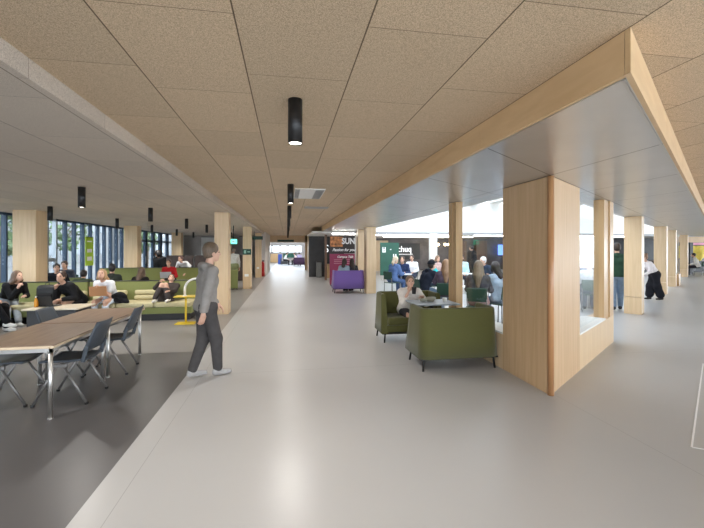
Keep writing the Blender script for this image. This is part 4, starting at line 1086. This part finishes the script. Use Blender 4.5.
# ------------------------------------------------------------------ booth sofas
def tub(cloth_m, label, cat='sofa', w=1.10, d=0.64, group=None):
    """two seat tub, open towards +Y, high wall on three sides; outer walls flare slightly to the floor"""
    r = tag(empty('booth_sofa'), label, cat, group)
    z0, z1, th = 0.165, 0.83, 0.085; rad = 0.12
    path = []; hw = w/2
    path.append((-hw, d/2, -1, 0, 1.0)); path.append((-hw, d/2-0.10, -1, 0, 0.6)); path.append((-hw, 0.0, -1, 0, 0))
    for k in range(7):
        a = PI+ (PI/2)*k/6; path.append((-hw+rad+rad*math.cos(a), -d/2+rad+rad*math.sin(a), math.cos(a), math.sin(a), 0))
    path.append((0, -d/2, 0, -1, 0))
    for k in range(7):
        a = 1.5*PI+(PI/2)*k/6; path.append((hw-rad+rad*math.cos(a), -d/2+rad+rad*math.sin(a), math.cos(a), math.sin(a), 0))
    path.append((hw, 0.0, 1, 0, 0)); path.append((hw, d/2-0.10, 1, 0, 0.6)); path.append((hw, d/2, 1, 0, 1.0))
    m = MB(); rows = []
    for (x, y, nx, ny, e) in path:
        row = []
        # outer bottom, outer top, rounded rim, inner top, inner bottom
        for (off, z) in ((0.02, z0), (0.0, 0.5), (-0.012, z1-0.03), (-0.022, z1-0.008), (-0.04, z1), (-th+0.02, z1), (-th, z1-0.02), (-th-0.01, z0)):
            yy = y+ny*off
            if e: yy = y - 0.13*e*max(0, (z-z0)/(z1-z0))
            row.append(m.bm.verts.new((x+nx*off, yy, z)))
        rows.append(row)
    n = len(rows[0])
    for a, b in zip(rows, rows[1:]):
        for j in range(n): m.bm.faces.new([a[j], b[j], b[(j+1) % n], a[(j+1) % n]]).smooth = True
    m.bm.faces.new(rows[0]); m.bm.faces.new(rows[-1][::-1])
    m.build('shell', cloth_m, r)
    m = MB(); m.box(-hw+th-0.01, hw-th+0.01, -d/2+th-0.01, d/2-0.01, z0+0.02, 0.30); m.build('seat_base', cloth_m, r)
    m = MB(); m.box(-hw+th+0.012, hw-th-0.012, -d/2+th+0.012, d/2+0.01, 0.30, 0.43, 0.03, 3); m.build('seat_cushion', cloth_m, r, True)
    m = MB()
    m.box(-hw+0.0, hw-0.0, -d/2+0.02, d/2-0.02, z0-0.018, z0)
    m.build('base_frame', M['blackmetal'], r)
    for sx in (-1, 1):
        for sy in (-1, 1):
            m = MB(); x, y = sx*(hw-0.05), sy*(d/2-0.05)
            m.tube([(x-sx*0.03, y-sy*0.03, z0-0.012), (x, y, z0-0.03), (x, y, z0-0.06), (x+sx*0.012, y+sy*0.012, 0.0)], 0.015, 10); m.build('leg', M['blackmetal'], r)
    return r
b1 = tub(M['olive'], 'olive green booth sofa with its back to the camera beside the wood corner pier', group='felt booth sofas')
b1.location = (2.285, 5.14, 0)
b2 = tub(M['olive'], 'olive green booth sofa with a woman drinking in it', group='felt booth sofas'); b2.location = (2.17, 6.74, 0); b2.rotation_euler = (0, 0, PI)
b3 = tub(M['purple'], 'purple booth sofa with its back to the camera, two dark haired people in it', w=1.15, group='felt booth sofas'); b3.location = (2.25, 14.25, 0)
b4 = tub(M['plum'], 'dark plum booth sofa in the bright room beyond the corridor', group='felt booth sofas'); b4.location = (1.15, 36.5, 0)
# table of the booth
t = tag(empty('booth_table', (2.36, 6.05, 0)), 'grey blue topped table between the two olive booth sofas', 'table')
m = MB(); m.box(-0.36, 0.36, -0.30, 0.30, 0.725, 0.748, 0.006); m.build('tabletop', M['tableblue'], t)
m = MB(); m.tube([(0, 0, 0.02), (0, 0, 0.725)], 0.035, 14); m.build('post', M['blackmetal'], t)
m = MB(); m.box(-0.20, 0.20, -0.18, 0.18, 0, 0.02, 0.006); m.build('foot_plate', M['blackmetal'], t)
c = tag(empty('paper_cup', (2.56, 6.0, 0.748)), 'small white lidded cup on the booth table', 'cup')
m = MB(); m.lathe([(0.030, 0), (0.037, 0.06), (0.037, 0.068)], n=18); m.build('cup', M['paper'], c)
S = SDF(); rnd = random.Random(5)
for k in range(7): S.ell((rnd.uniform(-0.10, 0.10), rnd.uniform(-0.06, 0.06), 0.02+0.03*rnd.random()), (0.06, 0.05, 0.03), rotm(0, 0, rnd.random()*3), 0.02)
S.cut((0, 0, 0), (0, 0, -1)); V, Q = S.mesh(0.009); o = np_obj('food_wrapper', V, Q, cloth((0.30, 0.30, 0.25))); o.location = (2.32, 6.12, 0.748); tag(o, 'crumpled grey food wrapper on the booth table', 'wrapper')
# armchair beside the second column
r = tag(empty('armchair', (-2.18, 16.0, 0), math.radians(10)), 'high backed green armchair beside the second corridor column', 'armchair')
m = MB(); m.box(-0.22, 0.22, -0.30, -0.20, 0.06, 0.80, 0.03, 3); m.build('backrest', M['sofagreen'], r)
m = MB(); m.box(-0.22, 0.22, -0.20, 0.28, 0.10, 0.42, 0.03, 3); m.build('seat', M['sofagreen'], r)
for sx in (-1, 1):
    for sy in (-1, 1):
        m = MB(); m.tube([(sx*0.18, sy*0.2-0.02, 0.10), (sx*0.19, sy*0.22-0.02, 0)], 0.014, 8); m.build('leg', M['black'], r)

# ------------------------------------------------------------------ atrium seating
def cafe_chair(m_):
    r = empty('cafe_chair')
    m = MB(); m.box(-0.21, 0.21, -0.21, 0.21, 0.44, 0.465, 0.012); m.build('seat', m_, r)
    m = MB(); m.box(-0.20, 0.20, -0.235, -0.205, 0.56, 0.84, 0.014, 2, Matrix.Rotation(math.radians(8), 3, 'X')); m.build('backrest', m_, r)
    for sx in (-1, 1):
        m = MB(); m.tube([(sx*0.17, 0.17, 0.44), (sx*0.19, 0.20, 0)], 0.012, 8); m.build('leg', M['legsteel'], r)
        m = MB(); m.tube([(sx*0.19, -0.235, 0.62), (sx*0.18, -0.20, 0.44), (sx*0.19, -0.22, 0)], 0.012, 8); m.build('leg', M['legsteel'], r)
    return r
def cafe_table(x, y, label, rr=0.38, z=0.73):
    t = tag(empty('cafe_table', (x, y, 0)), label, 'table', 'white cafe tables in the atrium')
    m = MB(); m.lathe([(rr, z-0.022), (rr, z)], n=28); m.build('tabletop', M['tablewhite'], t)
    m = MB(); m.lathe([(0.03, 0.02), (0.03, z-0.022)], n=12); m.build('post', M['steel'], t)
    m = MB(); m.lathe([(0.24, 0), (0.23, 0.02)], n=20); m.build('foot_plate', M['steel'], t)
pcc = cafe_chair(M['seatgreen'])
CH = [(3.62, 13.0, -60, 'dark green cafe chair under the blond woman in the blue jacket'), (4.32, 13.95, 150, 'dark green cafe chair under the man in the navy top'), (3.52, 9.72, -75, 'dark green cafe chair under the man in the black cap'),
      (4.75, 11.6, 60, 'dark green cafe chair under the person in the teal top'), (3.66, 8.50, -25, 'dark green cafe chair under the woman in the plum sweater'), (3.87, 7.36, -35, 'dark green cafe chair under the woman with long fair brown hair'),
      (4.50, 7.62, 20, 'dark green cafe chair under the dark haired woman in denim'), (6.70, 14.1, 170, 'dark green cafe chair under the bearded man in the pale blue jacket'), (6.72, 12.0, 100, 'dark green cafe chair under the white haired man'),
      (5.15, 15.4, 150, 'dark green cafe chair under the person in the white jacket'), (7.72, 8.78, -38, 'dark green cafe chair under the person in pale grey behind the slanted window'), (8.42, 9.70, 142, 'dark green cafe chair under the person in dark blue behind the slanted window'), 
      (-6.45, 12.72, 185, 'dark green cafe chair by the window wall under the man with short brown hair'), (5.95, 14.9, 200, 'dark green cafe chair under the person in the pale pink top')]
for i, (x, y, a, lab) in enumerate(CH):
    o = pcc if i == 0 else copy_tree(pcc)
    o.location = (x, y, 0); o.rotation_euler = (0, 0, math.radians(a)); tag(o, lab, 'chair', 'dark green cafe chairs in the atrium')
cafe_table(4.05, 13.35, 'white cafe table between the blond woman and the man in navy')
cafe_table(4.17, 10.0, 'white cafe table before the man in the black cap')
cafe_table(4.42, 8.50, 'white cafe table beside the dark haired woman in denim')
cafe_table(6.35, 13.3, 'white cafe table before the bearded man in the pale blue jacket')
cafe_table(8.08, 9.24, 'white cafe table seen through the slanted window')
# ------------------------------------------------------------------ people
DN = (0.035, 0.045, 0.075)
# front lounge
person('person in black trousers and white trainers sitting at the picture edge with crossed legs', -5.92, 8.50, -95, seat=0.41, lean=4, trou=(0.010, 0.010, 0.012), top=(0.012, 0.012, 0.014), shoe=(0.75, 0.73, 0.70),
       feet=[(0.02, 0.60, 0.20), (-0.16, 0.46, 0.085)], hair=(0.03, 0.02, 0.015), head=(10, -5))
person('woman with long brown hair in a black top, leaning her chin on her hand', -6.06, 9.60, -122, seat=0.39, lean=34, h=1.66, top=(0.012, 0.012, 0.014), trou=(0.30, 0.33, 0.36), shoe=(0.7, 0.69, 0.66),
       hair=(0.13, 0.075, 0.045), style='long', head=(14, -16), hands=[(0.03, 0.46, 0.79), (-0.12, 0.42, 0.60)], feet=[(0.30, 0.60, 0.085), (0.12, 0.66, 0.085)], hand_kind=('fist', 'relax'))
person('woman with tied dark hair in black, hand at her mouth, by the low table', -4.60, 9.52, 152, seat=0.38, lean=34, h=1.66, puff=0.025, top=(0.014, 0.014, 0.016), trou=(0.03, 0.03, 0.035), shoe=(0.2, 0.2, 0.2),
       hair=(0.05, 0.028, 0.02), style='bun', head=(28, -14), hands=[(0.05, 0.46, 0.78), (-0.16, 0.46, 0.56)], feet=[(0.11, 0.44, 0.085), (-0.12, 0.42, 0.085)], hand_kind=('fist', 'relax'), topname='jacket')
person('fair haired woman in a white tee and pale jeans looking down at her laptop', -3.95, 9.56, 172, seat=0.40, lean=30, h=1.64, top=(0.80, 0.80, 0.82), trou=(0.62, 0.68, 0.76), shoe=(0.75, 0.74, 0.72),
       hair=(0.36, 0.22, 0.11), style='bob', head=(16, -26), sleeve=False, hands=[(0.12, 0.34, 0.74), (-0.02, 0.42, 0.76)], hand_kind=('fist', 'fist'))
person('person in dark clothes and white shoes curled up at the end of the green sofa', -2.78, 9.56, 176, seat=0.36, lean=-38, top=(0.055, 0.045, 0.042), trou=(0.06, 0.05, 0.048), shoe=(0.78, 0.75, 0.70), h=1.5,
       hair=(0.05, 0.03, 0.025), style='short', head=(20, -46), hands=[(0.12, 0.02, 0.86), (-0.14, 0.16, 0.66)], feet=[(0.14, 0.26, 0.495), (-0.14, 0.24, 0.495)], hand_kind=('fist', 'relax'))
# behind the front sofas
person('young man with short dark hair in a black jacket by the window wall', -6.22, 11.80, -160, seat=0.40, lean=18, puff=0.025, top=(0.012, 0.014, 0.02), hair=(0.02, 0.014, 0.012), h=1.60, head=(10, -5), topname='jacket')
person('man with short brown hair by the windows, behind the young man in black', -6.45, 12.72, 185, seat=0.46, lean=16, top=(0.05, 0.055, 0.07), hair=(0.05, 0.032, 0.022), h=1.56)
person('dark haired person seen from behind over the front sofa, low by the window side', -5.0, 10.44, 15, seat=0.39, lean=32, top=(0.06, 0.08, 0.05), hair=(0.02, 0.014, 0.012), h=1.50)
person('dark haired person with a black bun sitting behind the front sofas', -4.32, 10.46, 12, seat=0.41, lean=8, top=(0.03, 0.035, 0.03), hair=(0.015, 0.012, 0.012), style='bun', h=1.56)
person('woman with long brown hair in black sitting behind the front sofas', -3.72, 10.44, -5, seat=0.40, lean=24, top=(0.014, 0.013, 0.013), hair=(0.11, 0.07, 0.045), style='long', h=1.50)
person('person in a red sweater working behind a grey laptop on the second sofa row', -4.10, 14.62, 178, seat=0.41, lean=16, top=(0.42, 0.018, 0.02), hair=(0.07, 0.035, 0.025), h=1.62, head=(0, -14), hands=[(0.13, 0.36, 0.66), (-0.13, 0.36, 0.66)])
laptop(-4.10, 14.18, 0.62, 0.0 + PI, M['laptopgrey'], 'grey laptop held on the knees of the person in red', 100, 0, 0.36).location = (-4.10, 14.20, 0.62)
person('person with a big dark afro and black coat standing behind the second sofa row', -4.85, 16.2, 140, pose='stand', h=1.52, lean=14, top=(0.010, 0.010, 0.011), coat=True, puff=0.10, hair=(0.012, 0.009, 0.009), style='afro', skin=3)
person('person in a white shirt bending forward behind the second sofa row', -3.80, 15.9, 160, pose='stand', h=1.62, lean=52, top=(0.72, 0.72, 0.72), hair=(0.10, 0.045, 0.035), trou=(0.04, 0.04, 0.05), head=(0, -10), hands=[(0.25, 0.55, 0.72), (-0.25, 0.55, 0.72)])
# corridor
person('person walking along the dark floor edge in a grey hooded top and dark trousers', -1.02, 5.12, -62, pose='stand', h=1.68, lean=4, top=(0.27, 0.25, 0.235), trou=(0.065, 0.060, 0.060), shoe=(0.36, 0.35, 0.345), hair=(0.13, 0.09, 0.06), hood=True, puff=0.02, girth=0.92,
       feet=[(0.05, 0.14, 0.085), (-0.05, -0.14, 0.10)], hips=0.012, hands=[(0.18, -0.08, 0.84), (-0.18, 0.20, 0.90)], vox=0.010, topname='hooded_top')
person('person in a white top and olive trousers standing beside the second corridor column', -2.22, 16.95, 20, pose='stand', h=1.66, lean=8, top=(0.72, 0.71, 0.68), trou=(0.30, 0.33, 0.17), hair=(0.25, 0.2, 0.16))
# purple sofa
person('woman with long dark hair seen from behind in the purple booth sofa', 2.46, 14.27, 10, seat=0.43, lean=12, top=(0.05, 0.045, 0.05), hair=(0.03, 0.018, 0.015), style='long', h=1.56, detail=False)
person('person in a pale blue top leaning to the woman in the purple booth sofa', 2.06, 14.27, -30, seat=0.43, lean=14, top=(0.30, 0.38, 0.46), hair=(0.035, 0.022, 0.018), style='bob', h=1.58, detail=False)
# olive booth
person('woman in a white sweater drinking from a black cup in the olive booth sofa', 2.19, 6.84, 172, seat=0.42, lean=28, puff=0.028, h=1.50, top=(0.70, 0.65, 0.60), trou=(0.035, 0.035, 0.04), shoe=(0.42, 0.16, 0.18), hair=(0.20, 0.13, 0.085), style='bun', head=(0, -14),
       hands=[(0.05, 0.42, 0.88), (-0.20, 0.44, 0.77)], feet=[(-0.03, 0.44, 0.085), (-0.17, 0.40, 0.085)], hand_kind=('grip', 'relax'), vox=0.010)
c = tag(empty('black_cup', (2.16, 6.37, 0.845)), 'black takeaway cup in the hand of the woman in the white sweater', 'cup')
m = MB(); m.lathe([(0.030, 0), (0.040, 0.10), (0.042, 0.105)], n=18); m.build('cup', M['black'], c)
m = MB(); m.lathe([(0.043, 0.105), (0.040, 0.12)], n=18); m.build('lid', cloth((0.05, 0.035, 0.03)), c)
# atrium
person('blond woman in a blue denim jacket seen from behind at a cafe table', 3.62, 13.0, -60, seat=0.46, lean=12, puff=0.035, top=(0.10, 0.17, 0.36), trou=(0.08, 0.13, 0.27), hair=(0.62, 0.50, 0.36), style='pony', h=1.70, hands=[(0.15, 0.40, 0.76), (-0.15, 0.42, 0.76)], topname='jacket')
person('man in a navy top facing the blond woman in the atrium', 4.32, 13.95, 150, seat=0.46, lean=16, top=(0.028, 0.045, 0.11), trou=DN, hair=(0.06, 0.04, 0.03), h=1.72, hands=[(0.15, 0.40, 0.76), (-0.15, 0.42, 0.76)], head=(0, -14))
person('person in a white jacket sitting beyond the man in navy', 5.15, 15.4, 150, seat=0.46, lean=8, top=(0.75, 0.75, 0.77), trou=DN, hair=(0.08, 0.05, 0.04), h=1.72)
person('person in a pale pink top sitting beyond the cafe tables', 5.95, 14.9, 200, seat=0.46, lean=10, top=(0.55, 0.40, 0.38), trou=DN, hair=(0.22, 0.13, 0.08), style='bob', h=1.68)
person('man in a black cap and dark hooded top bent over a cafe table', 3.52, 9.72, -72, seat=0.46, lean=26, puff=0.03, top=(0.014, 0.018, 0.032), trou=(0.10, 0.15, 0.22), hair=(0.03, 0.02, 0.015), cap=(0.012, 0.014, 0.02), hood=True, h=1.74, hands=[(0.12, 0.52, 0.78), (-0.14, 0.50, 0.78)], head=(0, -14), topname='hooded_top')
person('person in a bright teal top at the far side of the cafe table', 4.75, 11.6, 60, seat=0.46, lean=18, top=(0.02, 0.42, 0.45), trou=DN, hair=(0.15, 0.09, 0.06), h=1.62, hands=[(0.15, 0.42, 0.76), (-0.15, 0.42, 0.76)])
person('woman with light brown hair in a plum sweater seen from behind the olive booth', 3.66, 8.50, -25, seat=0.46, lean=6, puff=0.03, top=(0.115, 0.085, 0.125), trou=(0.33, 0.40, 0.50), hair=(0.32, 0.19, 0.11), style='long', h=1.70, hands=[(0.18, 0.36, 0.76), (-0.12, 0.34, 1.02)], topname='sweater')
person('woman with long fair brown hair in a dark grey top seen from behind', 3.87, 7.36, -32, seat=0.46, lean=4, top=(0.07, 0.07, 0.085), trou=(0.45, 0.27, 0.26), hair=(0.20, 0.145, 0.095), style='long', h=1.70, hands=[(0.16, 0.38, 0.74), (-0.16, 0.40, 0.74)])
person('dark haired woman in a pale denim jacket turned to her neighbour', 4.50, 7.62, 20, seat=0.46, lean=8, puff=0.03, top=(0.33, 0.42, 0.52), trou=(0.20, 0.28, 0.40), hair=(0.022, 0.014, 0.013), style='bob', h=1.66, head=(-50, -5), hands=[(0.18, 0.34, 0.98), (-0.16, 0.40, 0.74)], topname='jacket')
person('bearded man in a pale blue jacket facing the camera in the atrium', 6.70, 14.1, 165, seat=0.46, lean=4, puff=0.03, top=(0.46, 0.66, 0.76), trou=DN, hair=(0.05, 0.035, 0.03), beard=True, h=1.76, topname='jacket')
person('white haired man in a navy jacket bent over beside the pale counter', 6.72, 12.0, 100, seat=0.46, lean=20, puff=0.03, top=(0.022, 0.036, 0.07), trou=DN, hair=(0.62, 0.62, 0.62), h=1.76, topname='jacket')
person('person in a long black coat standing across the atrium', 8.55, 16.8, 30, pose='stand', h=1.78, lean=3, coat=True, puff=0.05, top=(0.012, 0.012, 0.013), trou=(0.012, 0.012, 0.013), hair=(0.02, 0.015, 0.012))
person('person in a pale grey top seen through the slanted window', 7.72, 8.78, -38, seat=0.46, lean=10, top=(0.52, 0.53, 0.55), trou=(0.10, 0.12, 0.15), hair=(0.12, 0.08, 0.06), h=1.66, hands=[(0.15, 0.40, 0.76), (-0.15, 0.42, 0.76)])
person('person in a dark blue top facing the one in pale grey behind the slanted window', 8.42, 9.70, 142, seat=0.46, lean=10, top=(0.05, 0.07, 0.13), trou=(0.06, 0.07, 0.10), hair=(0.05, 0.03, 0.025), h=1.70, hands=[(0.15, 0.40, 0.76), (-0.15, 0.42, 0.76)])
# right walkway
person('man in a dark green sweater and blue jeans walking past the first canopy column', 8.65, 8.92, -40, pose='stand', h=1.76, lean=3, top=(0.025, 0.06, 0.04), trou=(0.20, 0.28, 0.40), hair=(0.04, 0.028, 0.022), shoe=(0.05, 0.05, 0.06), puff=0.025,
       feet=[(0.08, 0.14, 0.085), (-0.08, -0.18, 0.11)], hips=0.015, hands=[(0.25, -0.02, 0.86), (-0.24, 0.12, 0.86)])
person('woman in a white top and long black skirt leaning forward between two canopy columns', 11.5, 10.45, 75, pose='stand', h=1.52, lean=28, top=(0.72, 0.66, 0.66), trou=(0.012, 0.012, 0.016), skirt=True, hair=(0.22, 0.12, 0.07), style='bun', hands=[(0.16, 0.42, 0.80), (-0.16, 0.42, 0.80)], feet=[(0.09, 0.10, 0.085), (-0.09, -0.14, 0.085)])
st = copy_tree(pcc); st.location = (24.9, 19.8, 0); st.rotation_euler = (0, 0, 0.9); tag(st, 'dark green cafe chair under the person in the pale shirt by the yellow cloth', 'chair', 'dark green cafe chairs in the atrium')
person('person in a pale shirt sitting before the yellow draped cloth', 24.9, 19.8, 40, seat=0.46, lean=14, puff=0.03, top=(0.70, 0.68, 0.64), trou=(0.03, 0.025, 0.03), hair=(0.05, 0.03, 0.025), h=1.74)
# bright room beyond the corridor
for (x, y, a, lab) in [(-0.25, 39.6, -90, 'dark low armchair under the person in the white shirt beyond the corridor'), (0.95, 39.6, 90, 'dark low armchair under the person in the pale pink shirt beyond the corridor')]:
    r = tag(empty('lounge_chair', (x, y, 0), math.radians(a)), lab, 'armchair')
    m = MB(); m.box(-0.34, 0.34, -0.30, 0.34, 0.10, 0.40, 0.03); m.build('seat', M['dark'], r)
    m = MB(); m.box(-0.34, 0.34, -0.40, -0.30, 0.10, 0.70, 0.03); m.build('backrest', M['dark'], r)
    for sx in (-1, 1):
        for sy in (-1, 1): m = MB(); m.tube([(sx*0.28, sy*0.28, 0.10), (sx*0.28, sy*0.28, 0)], 0.015, 8); m.build('leg', M['steel'], r)
person('person in a white shirt sitting sideways beyond the corridor', -0.25, 39.6, -90, seat=0.40, lean=18, top=(0.72, 0.70, 0.68), trou=(0.02, 0.02, 0.025), hair=(0.10, 0.06, 0.04), detail=False, vox=0.016)
person('person in a pale pink shirt facing the one in white beyond the corridor', 0.95, 39.6, 90, seat=0.40, lean=16, top=(0.66, 0.52, 0.50), trou=(0.02, 0.02, 0.025), hair=(0.14, 0.07, 0.05), detail=False, vox=0.016)
person('person in a lilac top in the plum booth sofa beyond the corridor', 1.15, 36.55, 0, seat=0.43, lean=4, top=(0.42, 0.36, 0.55), trou=(0.03, 0.03, 0.04), hair=(0.02, 0.015, 0.012), detail=False, vox=0.016)

w = bpy.data.worlds.new('sky'); SC.world = w; w.use_nodes = True
w.node_tree.nodes['Background'].inputs[0].default_value = (0.80, 0.90, 1.0, 1); w.node_tree.nodes['Background'].inputs[1].default_value = 2.7
SC.view_settings.view_transform = 'Standard'; SC.view_settings.look = 'None'; SC.view_settings.exposure = 1.5
SC.cycles.max_bounces = 10; SC.cycles.diffuse_bounces = 6
